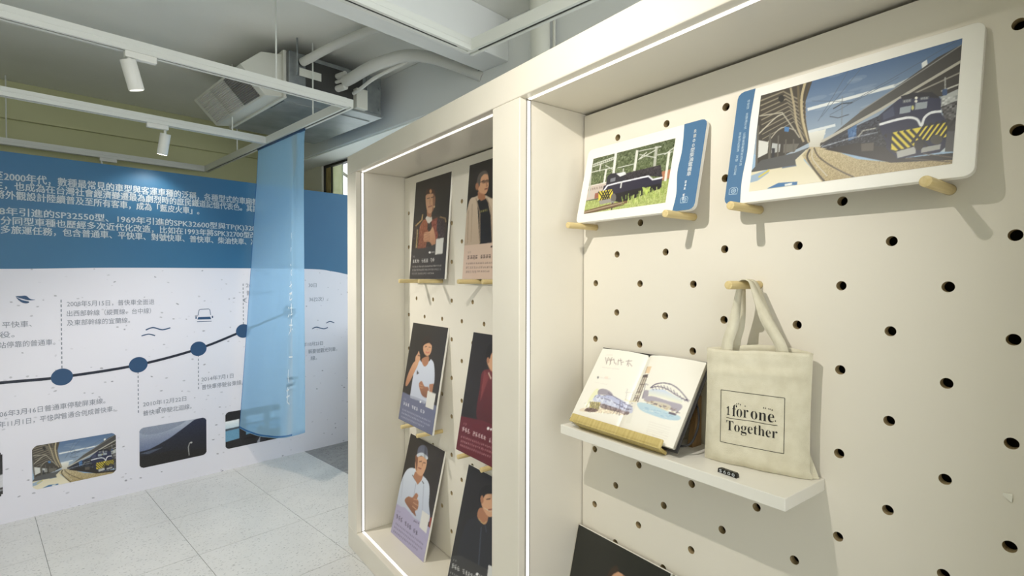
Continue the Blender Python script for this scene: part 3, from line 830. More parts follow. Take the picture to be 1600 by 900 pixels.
SK, SK2, SK3 = (206, 158, 124), (170, 118, 88), (128, 84, 62)
# performer with head band, warm costume, dark footer
c = Canvas(crop(card_quad('c1'), 640, 260, 4.743), 84, 132, (44, 38, 35))
c.poly([(20, 610), (35, 450), (90, 395), (150, 372), (215, 372), (275, 400), (262, 520), (245, 640), (20, 640)], (66, 50, 40), (50, 42, 40), smooth=True)
c.poly([(60, 610), (75, 450), (100, 400), (130, 390), (140, 480), (120, 610)], (156, 92, 62), (120, 70, 52)); c.poly([(160, 400), (205, 380), (225, 430), (200, 560), (170, 500)], (140, 74, 60))
c.poly([(205, 385), (262, 400), (255, 520), (225, 540), (200, 470)], (62, 48, 52)); c.line([(48, 440), (92, 398), (98, 358)], 9, (176, 146, 96)); c.line([(225, 375), (262, 385), (268, 412)], 9, (160, 132, 92)); c.line([(60, 470), (52, 600)], 10, (150, 130, 92)); c.noise(9, 2, [(30, 400), (265, 390), (250, 610), (30, 610)])
c.poly([(118, 385), (135, 358), (165, 375), (168, 400), (140, 430)], (222, 214, 204)); c.line([(140, 420), (134, 470)], 5, (40, 34, 32)); c.poly([(128, 330), (165, 345), (160, 380), (130, 370)], SK2)
c.poly([(122, 205), (140, 185), (178, 190), (190, 225), (186, 290), (170, 335), (145, 350), (128, 320), (120, 260)], SK, smooth=True); c.poly([(178, 200), (192, 230), (186, 300), (165, 345), (172, 290), (172, 230)], SK3, smooth=True, alpha=.7)
c.poly([(120, 215), (125, 178), (150, 165), (185, 178), (193, 215), (188, 225), (175, 205), (135, 207)], (72, 44, 36), smooth=True); c.ell(156, 187, 9, 15, (206, 150, 104))
c.line([(130, 240), (148, 236)], 5, (52, 38, 32)); c.line([(160, 232), (180, 228)], 5, (52, 38, 32)); c.line([(140, 302), (164, 294)], 6, (132, 68, 58)); c.line([(153, 245), (150, 280), (158, 284)], 4, (176, 124, 96)); c.ell(182, 300, 7, 7, (226, 196, 150))
c.poly([(105, 520), (112, 490), (150, 480), (168, 450), (180, 470), (192, 540), (188, 610), (170, 595), (150, 560), (108, 555)], SK, SK2, smooth=True)
for k in range(4):
    c.line([(106, 498 + 16 * k), (150, 500 + 15 * k)], 3, SK3)
c.poly([(-20, 618), (140, 600), (310, 560), (310, 860), (-20, 860)], (52, 48, 49)); c.poly([(130, 600), (200, 570), (200, 625), (130, 635)], (52, 48, 49))
c.poly([(197, 538), (252, 528), (244, 645), (189, 652)], (214, 212, 206)); c.ell(150, 636, 8, 8, (226, 224, 220)); c.glyphs(160, 636, 186, 634, 3, 10, (220, 218, 214))
c.glyphs(24, 668, 44, 667, 2, 12, (150, 146, 142)); c.glyphs(24, 702, 186, 690, 10, 27, (226, 224, 220), (3, 7)); c.glyphs(22, 742, 236, 732, 19, 13, (176, 172, 168)); c.glyphs(22, 766, 232, 760, 19, 13, (176, 172, 168)); c.glyphs(18, 792, 180, 788, 15, 13, (176, 172, 168))
card('c1', 1.200, 1.238, 2.484, .365, .001 + CAM_H, .502, 'portrait card of a costumed performer with head band, dark footer', c)

# man in light jacket, beige footer
c = Canvas(crop(card_quad('c2'), 715, 240, 4.286), 84, 132, (40, 36, 34))
c.poly([(52, 625), (75, 340), (120, 290), (180, 280), (225, 300), (300, 340), (330, 620)], (206, 186, 164), (186, 164, 142), smooth=True); c.poly([(148, 605), (138, 400), (132, 320), (155, 300), (190, 300), (205, 330), (222, 420), (232, 600)], (38, 36, 40))
c.line([(125, 300), (150, 400), (150, 600)], 6, (160, 138, 116)); c.line([(196, 295), (222, 370), (232, 600)], 6, (166, 144, 122)); c.line([(100, 340), (92, 590)], 5, (176, 154, 132)); c.line([(75, 380), (68, 600)], 4, (160, 140, 120))
c.glyphs(152, 390, 205, 376, 5, 15, (206, 196, 110)); c.poly([(138, 255), (185, 275), (188, 305), (160, 318), (136, 300)], SK2)
c.poly([(132, 190), (150, 140), (185, 122), (205, 150), (208, 215), (196, 262), (178, 272), (150, 262), (135, 235)], SK, smooth=True); c.poly([(128, 215), (138, 155), (160, 125), (190, 118), (204, 140), (180, 140), (158, 165), (152, 205), (145, 225)], (92, 84, 78), smooth=True)
c.ell(132, 222, 11, 24, SK2); c.line([(155, 192), (176, 185), (205, 182)], 4, (44, 32, 28)); c.ell(176, 190, 14, 12, (60, 44, 36), 0, .55); c.ell(199, 186, 10, 11, (60, 44, 36), 0, .55); c.line([(183, 240), (200, 236)], 7, (110, 52, 46)); c.line([(190, 195), (200, 218), (192, 222)], 4, SK3)
c.poly([(20, 618), (180, 602), (430, 560), (430, 870), (20, 870)], (216, 190, 172)); c.glyphs(70, 660, 92, 658, 2, 14, (170, 146, 132)); c.glyphs(66, 695, 330, 680, 15, 26, (70, 52, 48), (4, 9)); c.glyphs(58, 735, 330, 724, 22, 13, (128, 104, 96)); c.glyphs(58, 762, 330, 755, 22, 13, (128, 104, 96)); c.glyphs(55, 790, 215, 785, 13, 13, (128, 104, 96)); c.ell(228, 622, 6, 7, (60, 44, 40))
card('c2', 1.200, 1.238, 1.963, .365, .001 + CAM_H, .502, 'portrait card of a bespectacled man in pale jacket, beige footer', c)

# woman in pale shirt, slate footer
c = Canvas(crop(card_quad('c3'), 620, 500, 4.733), 84, 132, (42, 38, 37))
c.poly([(100, 560), (125, 400), (150, 320), (190, 290), (240, 285), (275, 330), (275, 470), (240, 480), (235, 600), (100, 600)], (206, 212, 226), (186, 192, 208), smooth=True); c.poly([(165, 395), (150, 370), (148, 405)], (70, 64, 66))
c.poly([(110, 390), (135, 320), (160, 300), (150, 370), (125, 410)], (196, 204, 220)); c.poly([(66, 480), (85, 400), (130, 310), (160, 320), (130, 390), (85, 478)], SK, SK2, smooth=True)
c.poly([(138, 320), (140, 275), (155, 250), (163, 230), (170, 252), (178, 270), (170, 300), (150, 330)], SK, smooth=True); c.line([(158, 262), (178, 268)], 6, (60, 44, 40)); c.poly([(175, 300), (182, 190), (205, 130), (240, 125), (262, 170), (262, 240), (245, 300), (215, 310)], (46, 36, 33), smooth=True)
c.poly([(190, 285), (235, 270), (232, 320), (205, 345), (185, 310)], SK2, smooth=True); c.poly([(196, 200), (210, 165), (240, 160), (258, 185), (254, 235), (235, 265), (212, 260), (198, 235)], SK, smooth=True); c.poly([(196, 190), (215, 150), (245, 150), (260, 190), (240, 172), (215, 178)], (40, 30, 28), smooth=True)
c.line([(208, 200), (222, 197)], 4, (50, 36, 32)); c.line([(236, 203), (250, 205)], 4, (50, 36, 32)); c.line([(214, 238), (226, 244), (240, 240)], 6, (196, 96, 90), True); c.ell(228, 219, 5, 6, (186, 138, 108))
c.poly([(165, 470), (185, 452), (205, 490), (235, 500), (228, 570), (190, 560), (170, 510)], SK2, SK3, smooth=True); c.line([(168, 480), (190, 485)], 4, SK); c.line([(168, 500), (195, 502)], 4, SK); c.poly([(240, 475), (272, 470), (262, 540), (240, 540)], SK2)
c.poly([(40, 528), (100, 555), (130, 565), (300, 635), (300, 900), (-10, 900)], (104, 108, 134)); c.poly([(100, 545), (240, 600), (232, 620), (100, 575)], (196, 202, 216), alpha=.6)
c.poly([(228, 522), (288, 545), (268, 662), (212, 640)], (216, 214, 208)); c.ell(176, 604, 7, 8, (226, 226, 230)); c.glyphs(186, 608, 212, 616, 3, 10, (216, 216, 222))
c.glyphs(52, 580, 72, 588, 2, 13, (150, 152, 172)); c.glyphs(48, 612, 205, 680, 10, 26, (230, 230, 236), (3, 7)); c.glyphs(42, 658, 250, 750, 19, 13, (178, 180, 198)); c.glyphs(36, 682, 245, 778, 19, 13, (178, 180, 198)); c.glyphs(32, 708, 200, 786, 15, 13, (178, 180, 198))
card('c3', 1.150, 1.235, 2.512, .367, -.724 + CAM_H, .502, 'portrait card of a woman in pale shirt, slate-blue footer', c)

# person in maroon, maroon footer
c = Canvas(crop(card_quad('c4'), 700, 500, 3.75), 84, 132, (38, 34, 34))
c.poly([(180, 600), (190, 380), (200, 310), (235, 290), (330, 300), (420, 380), (400, 640)], (112, 44, 50), (78, 28, 34), smooth=True)
for k in range(6):
    c.line([(215 + 5 * k, 300 + 6 * k), (200 - 2 * k, 400 + 14 * k)], 5, (138, 66, 66), alpha=.7)
c.poly([(232, 260), (228, 215), (245, 165), (300, 150), (340, 190), (345, 250), (310, 300), (260, 305)], SK, smooth=True); c.poly([(225, 230), (228, 170), (265, 135), (320, 135), (350, 180), (320, 180), (262, 190), (244, 230)], (28, 24, 24), smooth=True); c.ell(235, 238, 8, 18, SK2); c.line([(238, 310), (252, 345)], 6, (220, 200, 180))
c.line([(275, 218), (295, 214)], 4, (40, 28, 26)); c.line([(315, 214), (332, 216)], 4, (40, 28, 26)); c.line([(290, 270), (315, 270)], 5, (150, 80, 74))
c.poly([(70, 560), (200, 588), (480, 700), (480, 980), (30, 980), (40, 760)], (98, 32, 42)); c.glyphs(90, 605, 112, 612, 2, 13, (160, 110, 112)); c.glyphs(84, 635, 300, 725, 14, 27, (232, 224, 222), (3, 9)); c.glyphs(78, 680, 330, 775, 24, 13, (190, 150, 150)); c.glyphs(74, 705, 330, 800, 24, 13, (190, 150, 150)); c.glyphs(70, 728, 250, 800, 16, 13, (190, 150, 150)); c.ell(236, 634, 8, 9, (232, 228, 226)); c.ell(252, 640, 6, 7, (232, 228, 226))
card('c4', 1.140, 1.228, 1.914, .367, -.724 + CAM_H, .502, 'portrait card with maroon clothing and maroon footer beside the mullion', c)

# man with cap, lavender footer
c = Canvas(crop(card_quad('c5'), 590, 660, 3.75), 90, 140, (44, 38, 36))
c.poly([(112, 480), (130, 380), (165, 290), (205, 268), (250, 300), (300, 360), (300, 470), (290, 590), (112, 520)], (206, 214, 226), (178, 184, 202), smooth=True); c.line([(225, 360), (205, 480)], 4, (168, 174, 190)); c.line([(270, 370), (262, 520)], 5, (176, 182, 198)); c.line([(150, 330), (140, 440)], 4, (176, 182, 198)); c.line([(205, 310), (222, 340)], 5, (90, 86, 90)); c.line([(262, 345), (270, 360)], 5, (90, 86, 90))
c.poly([(210, 320), (220, 290), (268, 310), (258, 340), (235, 366)], SK2); c.poly([(220, 240), (235, 205), (280, 205), (288, 245), (270, 300), (250, 315), (226, 290)], SK, smooth=True); c.poly([(224, 250), (222, 200), (235, 195), (236, 235), (230, 285)], SK3, smooth=True)
c.poly([(232, 195), (240, 150), (265, 135), (288, 148), (294, 190), (290, 215), (262, 195), (240, 198)], (96, 100, 118), smooth=True); c.poly([(232, 188), (262, 180), (294, 205), (288, 220), (260, 198), (234, 205)], (196, 202, 212), smooth=True); c.line([(245, 232), (258, 230)], 4, (60, 40, 34)); c.line([(268, 238), (280, 240)], 4, (60, 40, 34)); c.line([(240, 268), (255, 274)], 6, (140, 70, 62)); c.line([(262, 240), (262, 258)], 4, SK2)
c.poly([(160, 460), (180, 435), (205, 440), (225, 415), (238, 428), (232, 450), (240, 465), (236, 505), (220, 520), (225, 548), (205, 530), (190, 510)], SK2, SK3, smooth=True); c.line([(212, 450), (238, 455)], 4, SK); c.line([(210, 470), (240, 490)], 4, SK); c.line([(205, 490), (232, 515)], 4, SK); c.poly([(305, 560), (318, 555), (315, 600), (298, 630)], (150, 66, 56))
c.poly([(90, 478), (113, 476), (140, 495), (160, 498), (190, 530), (215, 560), (240, 575), (330, 630), (300, 860), (40, 700)], (168, 162, 192))
c.poly([(262, 515), (304, 545), (285, 650), (244, 612)], (218, 216, 212)); c.glyphs(210, 575, 244, 592, 4, 10, (60, 54, 66)); c.glyphs(116, 518, 136, 528, 2, 13, (140, 134, 166)); c.glyphs(110, 545, 235, 650, 10, 26, (62, 54, 72), (3, 7)); c.glyphs(105, 588, 268, 715, 19, 12, (104, 98, 124)); c.glyphs(98, 608, 262, 740, 19, 12, (104, 98, 124)); c.glyphs(92, 632, 235, 745, 16, 12, (104, 98, 124))
card('c5', 1.12, 1.235, 2.542, .367, ZI0 + .0005, .51, 'portrait card of a man in cap and white shirt, lavender footer', c)

# man with head mic, charcoal footer
c = Canvas(crop(card_quad('c6'), 640, 720, 5.0), 90, 140, (36, 34, 36))
c.poly([(390, 860), (430, 520), (510, 440), (580, 420), (680, 450), (790, 560), (820, 900)], (40, 40, 46), (34, 36, 44), smooth=True); c.poly([(530, 440), (550, 370), (610, 400), (610, 470), (580, 500)], SK2, smooth=True); c.line([(540, 455), (575, 492), (600, 475)], 8, (186, 156, 110), True)
c.poly([(555, 300), (580, 260), (640, 250), (700, 270), (705, 350), (670, 420), (620, 440), (575, 380)], SK, smooth=True); c.poly([(545, 330), (548, 240), (600, 195), (680, 200), (720, 250), (715, 290), (660, 265), (600, 265), (575, 300), (570, 330)], (26, 24, 26), smooth=True); c.ell(566, 305, 12, 32, SK2); c.line([(585, 370), (620, 395), (640, 400)], 5, (210, 196, 170)); c.line([(615, 385), (650, 380)], 8, (120, 60, 54)); c.line([(600, 305), (630, 300)], 6, (40, 28, 26)); c.line([(560, 520), (535, 880)], 10, (60, 66, 78)); c.line([(590, 500), (600, 560)], 8, (56, 60, 72))
c.poly([(320, 740), (400, 740), (860, 980), (860, 1400), (250, 1400)], (54, 54, 55)); c.glyphs(342, 772, 370, 785, 2, 16, (150, 150, 150)); c.glyphs(330, 815, 620, 970, 14, 40, (226, 226, 226), (3, 9)); c.glyphs(318, 870, 640, 1045, 24, 18, (170, 170, 170)); c.glyphs(310, 900, 640, 1080, 24, 18, (170, 170, 170)); c.poly([(616, 812), (668, 835), (650, 990), (598, 960)], (216, 216, 214)); c.ell(528, 885, 11, 12, (230, 230, 230)); c.glyphs(540, 892, 600, 920, 5, 16, (226, 226, 226))
card('c6', 1.12, 1.235, 1.962, .367, ZI0 + .0005, .51, 'portrait card of a man with head microphone, charcoal footer, beside the mullion', c)

# two dark cards at the foot of the right-hand bay
def dark_card(q, fl):
    c = Canvas(q, 120, 150, (42, 42, 37))
    w = lambda x, y: tuple(np.array(q[0]) * (1 - x) * (1 - y) + np.array(q[1]) * x * (1 - y) + np.array(q[2]) * x * y + np.array(q[3]) * (1 - x) * y)
    pw = lambda pts: [w(*p_) for p_ in pts]
    c.poly(pw([(.2, 1), (.22, .5), (.34, .42), (.5, .4), (.66, .42), (.78, .5), (.8, 1)]), (70, 62, 58), (56, 52, 50), smooth=True); c.poly(pw([(.42, .38), (.42, .30), (.58, .30), (.58, .38), (.5, .44)]), SK2, smooth=True)
    c.poly(pw([(.38, .24), (.42, .155), (.5, .135), (.6, .16), (.63, .24), (.6, .32), (.51, .37), (.42, .33)]), SK, SK2, smooth=True); c.poly(pw([(.36, .25), (.38, .16), (.44, .11), (.47, .13), (.41, .18), (.4, .26)]), (60, 46, 36), smooth=True); c.poly(pw([(.60, .16), (.66, .2), (.655, .28), (.62, .25)]), (60, 46, 36), smooth=True)
    c.line(pw([(.43, .235), (.48, .23)]), 3, (50, 36, 30)); c.line(pw([(.54, .23), (.59, .235)]), 3, (50, 36, 30)); c.line(pw([(.46, .315), (.55, .315)]), 4, (140, 76, 66))
    c.poly(pw([(-.1, .74), (1.1, .74), (1.1, 1.1), (-.1, 1.1)]), fl)
    for k, (y, n, h) in enumerate(((.81, 12, 10), (.87, 22, 5), (.905, 22, 5), (.94, 16, 5))):
        c.glyphs(*w(.07, y), *w(.75, y), n, h, (196, 196, 190))
    return c
card('c7', 1.10, 1.222, 1.2525, .365, ZI0 + .0005, .515, 'dark portrait card at the foot of the right-hand bay, at its left side', dark_card(card_quad('c7'), (60, 58, 52)))
card('c8', 1.10, 1.222, .878, .365, ZI0 + .0005, .515, 'dark portrait card at the foot of the right-hand bay, only a corner showing', dark_card(card_quad('c7'), (70, 52, 44)))

# ---- photo plates
def plate(xb, xt, yl, w, h, label, photo, rect, strip_side, strip_w, texts, name='photo_plate'):
    z0 = .0787 + PITCH + .0102 + CAM_H
    t = board_thing(name, lean(xb, xt, yl, w, z0, h), w, h, .012, label, 'photo plate', 'railway photo plates on pegs', r=.016)
    x0, x1, y0, y1 = rect
    photo.build('photo_print', t, lambda u, v: (x0 + (x1 - x0) * u, y1 - (y1 - y0) * v, 0 * u + .0004))
    r = .016
    wav = catmull([(strip_w, 0), (strip_w * .93, h * .2), (strip_w * 1.04, h * .45), (strip_w * .98, h * .7), (strip_w * 1.06, h)], 6)
    arc1 = [(r - r * math.cos(a), h - r + r * math.sin(a)) for a in (math.pi / 2, math.pi / 3, math.pi / 6, 0)]
    arc0 = [(r - r * math.cos(a), r - r * math.sin(a)) for a in (0, math.pi / 6, math.pi / 3, math.pi / 2)]
    pts = wav + arc1 + arc0
    fx = (lambda x: x) if strip_side == 'L' else (lambda x: w - x)
    if strip_side == 'R':
        wav2 = [(x, y) for x, y in wav]
    mb = MB(); mb.add([(fx(x), y, .0003) for x, y in pts], [tuple(range(len(pts)))])
    mb.build('blue_strip', strip_blue, t, fix=True)
    fn = FLAT(.0007)
    readable, small = texts
    items = []
    for s, x, ytop, step, hh in readable:
        for k, ch in enumerate(s):
            items.append((ch, fx(x) - hh * (.45 if ord(ch) > 200 else .26), fx(x) + hh * (.45 if ord(ch) > 200 else .26), ytop - k * step, hh, .03))
    if items:
        lettering('strip_text', items, text_white, t, fn)
    mb = MB()
    for x, ytop, step, hh, n, gaps in small:
        for k in range(n):
            if k not in gaps:
                blob_glyphs(mb, fx(x), ytop - k * step, hh, fn)
    o = mb.build('strip_small_text', icon_blue if strip_side == 'L' else text_white, t, fix=False); o['kind'] = 'stuff'
    mb = MB(); cx, cy, q = fx(strip_w * .5), h * .115, .0105
    ribbon2(mb, [(cx - q, cy - q * .7), (cx - q * 1.05, cy + q * .5), (cx - q * .5, cy + q * .85), (cx + q * .6, cy + q * .8), (cx + q, cy + q * .3), (cx + q * .9, cy - q * .8), (cx - q, cy - q * .7)], .0016, fn)
    ribbon2(mb, [(cx + q * .52 * math.cos(k * math.pi / 8), cy + q * .52 * math.sin(k * math.pi / 8)) for k in range(17)], .002, fn)
    ribbon2(mb, [(cx + q * .2 * math.cos(k * math.pi / 4), cy + q * .2 * math.sin(k * math.pi / 4)) for k in range(9)], .0016, fn)
    mb.build('camera_mark', icon_blue, t, fix=False)
    return t
A_w, A_h = .461, .287
plate(1.165, 1.225, .703, A_w, A_h, 'large white photo plate of a blue diesel train at a station', station(Q_A, 300, 190), (.0595, .430, .026, .2635), 'L', .041,
      ([], [(.030, .258, .0084, .0078, 20, (3, 9)), (.0185, .178, .0084, .0078, 13, (6, 9))]))
B_w, B_h = .430, .247
c = Canvas([(243, 325), (718, 238), (670, 605), (200, 665)], 190, 120, (88, 98, 70))
c.poly([(190, 240), (760, 200), (760, 300), (190, 400)], (196, 204, 206)); c.poly([(190, 330), (300, 300), (430, 280), (560, 262), (640, 232), (730, 230), (730, 480), (190, 560)], (84, 94, 66), (104, 116, 76)); c.noise(16, 3, [(190, 320), (730, 230), (730, 480), (190, 560)]); c.noise(10, 1, [(190, 320), (730, 230), (730, 480), (190, 560)])
c.poly([(195, 590), (420, 560), (690, 470), (690, 620), (195, 680)], (150, 162, 92), (172, 182, 112)); c.noise(12, 2, [(195, 590), (690, 480), (690, 620), (195, 680)])
c.poly([(205, 500), (330, 475), (335, 560), (200, 585)], (196, 182, 172)); c.line([(205, 500), (330, 476)], 6, (222, 214, 206)); c.poly([(265, 540), (290, 535), (288, 568), (262, 572)], (150, 92, 74)); c.glyphs(214, 520, 325, 500, 8, 14, (120, 104, 96))
c.poly([(640, 430), (720, 410), (715, 460), (645, 480)], (176, 120, 88))
for a, b_, w_, col in (((382, 285), (371, 430), 15, (226, 226, 220)), ((506, 296), (494, 412), 14, (216, 216, 208)), ((614, 282), (606, 392), 15, (176, 178, 166)), ((684, 318), (666, 480), 13, (222, 220, 210)), ((326, 398), (317, 480), 11, (222, 220, 214)), ((292, 360), (286, 404), 8, (206, 206, 200)), ((236, 330), (228, 560), 9, (186, 186, 178)), ((430, 398), (424, 470), 5, (206, 206, 200))):
    c.line([a, b_], w_, col)
for a in (((243, 362), (376, 322)), ((243, 376), (376, 336)), ((232, 410), (370, 388)), ((395, 392), (500, 372)), ((515, 350), (610, 300)), ((520, 320), (612, 345)), ((515, 300), (640, 282)), ((620, 330), (700, 318)), ((320, 372), (370, 402)), ((660, 330), (715, 290)), ((520, 345), (560, 310))):
    c.line(a, 5, (206, 208, 200))
for k in range(11):
    c.line([(246 + 12 * k, 372 - 3.6 * k), (252 + 12 * k, 360 - 3.6 * k)], 4, (206, 208, 200))
c.poly([(440, 428), (640, 388), (650, 458), (580, 450), (440, 478)], (58, 52, 56), (46, 42, 48)); c.noise(10, 2, [(440, 428), (640, 388), (650, 458), (440, 478)])
c.poly([(330, 490), (335, 440), (355, 424), (440, 418), (440, 478), (345, 500)], (44, 42, 52)); c.poly([(388, 426), (440, 417), (447, 433), (412, 446)], (218, 220, 222)); c.poly([(355, 455), (385, 448), (384, 470), (354, 476)], (120, 122, 130))
c.poly([(310, 528), (316, 498), (345, 486), (575, 450), (600, 474), (650, 464), (646, 518), (420, 572), (380, 550)], (44, 40, 58)); c.poly([(375, 548), (640, 495), (646, 522), (430, 600), (385, 590)], (34, 30, 32)); c.line([(318, 526), (338, 496), (400, 482), (574, 450), (598, 472), (650, 462)], 9, (222, 222, 230)); c.line([(422, 480), (418, 512)], 8, (206, 206, 206))
c.poly([(286, 530), (372, 518), (374, 572), (335, 590), (288, 584)], (220, 204, 70))
for k in range(4):
    c.line([(286 + 18 * k, 532 - 3 * k), (330 + 8 * k, 590 - 5 * k)], 7, (36, 34, 32)); c.line([(372 - 16 * k, 520 + 3 * k), (340 - 14 * k, 575 + 3 * k)], 6, (36, 34, 32))
c.poly([(290, 585), (370, 572), (368, 596), (300, 608)], (150, 146, 140)); c.ell(378, 570, 16, 26, (104, 100, 96)); c.ell(374, 600, 9, 12, (140, 140, 136)); c.line([(374, 600), (370, 640)], 7, (60, 52, 44))
c.poly([(196, 668), (205, 645), (330, 612), (470, 585), (470, 598), (330, 640)], (116, 92, 66)); c.line([(200, 655), (440, 598)], 5, (176, 160, 136)); c.line([(205, 666), (440, 612)], 4, (80, 62, 46))
for k in range(60):
    x = random.uniform(430, 660); y = 600 - (x - 430) * .2 - random.uniform(-20, 40); c.line([(x, y + 14), (x + random.uniform(-5, 5), y - 8)], 4, random.choice(((170, 188, 100), (140, 160, 78), (196, 206, 130))))
for k in range(26):
    x = random.uniform(540, 590); c.line([(565, 560), (x, random.uniform(512, 535))], 4, random.choice(((176, 196, 96), (196, 210, 120))))
plate(1.165, 1.222, 1.215, B_w, B_h, 'small white photo plate of a dark locomotive among grass', c, (.030, .338, .028, .212), 'R', .066,
      ([('R100型柴油電機車', .031, .218, .0132, .0135)], [(.037, .078, .009, .0075, 6, (3,))]))
t = [o for o in C.objects if o.name.startswith('photo_plate')]

# ------------------------------------------------------------------ shelf with sketchbook, tote bag and price tag
ZS = -.437 + CAM_H
sh = root('wall_shelf', (1.15, .834, ZS - .027), 'white shelf under the sketchbook and tote bag', 'shelf')
put(box('shelf_board', shelf_m, None, 1.06, XB - .0005, .501, 1.167, ZS - .027, ZS, .0015), sh)
for y in (LYR + 4 * PITCH, LYR + 10 * PITCH):
    put(MB().cyl((XB - .004, y, ZS - .0135), (XB + .016, y, ZS - .0135), .0095).build('dowel', peg_wood, smooth=True), sh)

# easel
ez_ = root('book_easel', (1.12, .96, ZS), 'bamboo book easel under the open sketchbook', 'easel')
DX, DZ = 1.228 - 1.078, .212
BL = math.hypot(DX, DZ)
MBK = frame((1.0835, 1.150, ZS + .017), (0, -1, 0), (DX / BL, 0, DZ / BL), (-DZ / BL, 0, DX / BL))
BASE_E = frame((1.0835, 1.150, ZS + .017), (0, -1, 0), (DX / BL, 0, DZ / BL), (-DZ / BL, 0, DX / BL))
def eput(o):
    return put(o, ez_, BASE_E)
eput(box('ledge', bamboo, None, .040, .345, -.0135, -.0055, -.012, .030, .001))
eput(box('front_lip', bamboo, None, .028, .350, -.0135, .012, .022, .030, .003))
eput(box('back_board', brown_wood, None, .05, .335, -.005, .19, -.0215, -.0125, .001))
put(MB().prism([(1.188, ZS), (1.228, ZS), (1.228, ZS + .13), (1.215, ZS + .13)], 1, .80, .815).build('stand_leg', brown_wood), ez_)
put(MB().prism([(1.188, ZS), (1.228, ZS), (1.228, ZS + .13), (1.215, ZS + .13)], 1, 1.08, 1.095).build('stand_leg', brown_wood), ez_)

# sketchbook
bk = empty('sketchbook', MBK, 'open sketchbook with watercolour train and bridge on the shelf', 'book')
BWID, BHGT = .375, .250
sp = .185
def page_z(x):
    x = np.asarray(x, float)
    l = np.where(x < sp, (sp - x), (x - sp))
    s = np.where(x < sp, .006, .010)
    return .002 + s * (1 - np.exp(-l / .012)) + .004 * np.sin(np.pi * np.clip(l / .18, 0, 1)) - .002 * np.clip(l / .18, 0, 1)
def ytop(x):
    x = np.asarray(x, float); l = np.abs(x - sp)
    return BHGT - .006 * np.exp(-l / .02) - np.where(x < sp, .0, .0) 
xs = np.linspace(0, BWID, 61)
def book_block(x0, x1, name):
    q = xs[(xs >= x0 - 1e-9) & (xs <= x1 + 1e-9)]
    poly = [(float(x), float(page_z(x)) - .0006) for x in q]
    poly = [(float(q[0]), -.001)] + poly + [(float(q[-1]), -.001)]
    MB().prism(poly, 1, .003, BHGT - .007).build(name, paper_m, bk, fix=True)
book_block(0.003, sp, 'left_pages')
book_block(sp, BWID - .003, 'right_pages')
mb = MB()
for k in range(5):
    mb.box(BWID - .0032, BWID - .0026, .004, BHGT - .008, .001 + k * .002, .0014 + k * .002)
o = mb.build('page_edges', mat('page_edge_shadow', (196, 190, 176), .8), bk); o['kind'] = 'stuff'
box('cover', black_m, bk, -.004, BWID + .004, -.003, BHGT + .001, -.0045, -.0012, .0012)
cv = Canvas([(295, 80), (1010, 170), (775, 825), (62, 590)], 170, 112, (242, 239, 229))
ink = (104, 96, 116); wash = (168, 178, 214)
cv.poly([(610, 90), (640, 95), (480, 640), (450, 630)], (226, 222, 210), alpha=.35)
for pts in ([(315, 150), (322, 190)], [(335, 150), (320, 200)], [(345, 155), (350, 195)], [(360, 150), (345, 205)], [(372, 160), (378, 195)], [(330, 170), (375, 168)], [(385, 190), (388, 204)], [(405, 165), (400, 205)], [(400, 175), (428, 172)], [(418, 160), (425, 205)], [(425, 185), (440, 182)], [(455, 175), (495, 172)], [(475, 165), (460, 205)], [(475, 185), (495, 210)], [(470, 190), (470, 212)]):
    cv.line(pts, 3.2, (140, 122, 120))
cv.glyphs(322, 130, 366, 134, 5, 7, (206, 198, 190)); cv.glyphs(290, 222, 410, 236, 14, 8, (214, 206, 200)); cv.ell(262, 296, 6, 9, (120, 118, 122)); cv.glyphs(276, 297, 350, 308, 9, 8, (212, 204, 200)); cv.glyphs(240, 330, 325, 348, 9, 7, (224, 218, 210)); cv.ell(320, 298, 14, 10, (236, 214, 200), 0, .5)
cv.poly([(170, 540), (200, 480), (240, 440), (270, 400), (250, 380), (200, 450)], (226, 230, 150), smooth=True, alpha=.35); cv.poly([(140, 545), (300, 560), (470, 560), (470, 530), (180, 520)], (226, 206, 176), smooth=True, alpha=.6)
cv.poly([(235, 440), (255, 425), (300, 430), (345, 425), (415, 455), (490, 500), (490, 560), (400, 530), (300, 500), (230, 470)], (178, 184, 220), (204, 208, 230), smooth=True, alpha=.85); cv.poly([(262, 420), (265, 390), (300, 380), (345, 400), (360, 430), (300, 425)], (128, 120, 140), smooth=True, alpha=.7)
for k in range(26):
    x = random.uniform(240, 490); y = 425 + (x - 240) * .27 + random.uniform(-18, 32); cv.line([(x, y), (x + random.uniform(-14, 16), y + random.uniform(-8, 14))], 2.6, random.choice(((92, 88, 118), (120, 124, 176), (236, 236, 244))))
cv.line([(240, 440), (330, 460), (410, 500), (490, 530)], 4, (96, 92, 120)); cv.line([(330, 410), (410, 460), (402, 525)], 4, ink); cv.line([(415, 465), (495, 510)], 4, ink); cv.line([(420, 480), (430, 515), (470, 530)], 4, ink); cv.line([(246, 440), (258, 470), (272, 445), (290, 478), (300, 450)], 8, (226, 230, 244)); cv.line([(320, 470), (345, 488), (350, 465), (375, 495)], 7, (220, 224, 240))
cv.poly([(205, 475), (280, 480), (262, 540), (200, 530)], (206, 192, 120), alpha=.8)
for k in range(5):
    cv.line([(205 + 14 * k, 475 + 2 * k), (225 + 10 * k, 530)], 5, (92, 84, 80))
cv.poly([(165, 540), (195, 520), (260, 535), (240, 552), (200, 552)], (122, 104, 100), smooth=True); cv.poly([(280, 490), (390, 520), (470, 545), (460, 568), (400, 548), (290, 525)], (122, 104, 108), smooth=True, alpha=.75); cv.noise(12, 2, [(165, 480), (470, 500), (470, 570), (165, 560)])
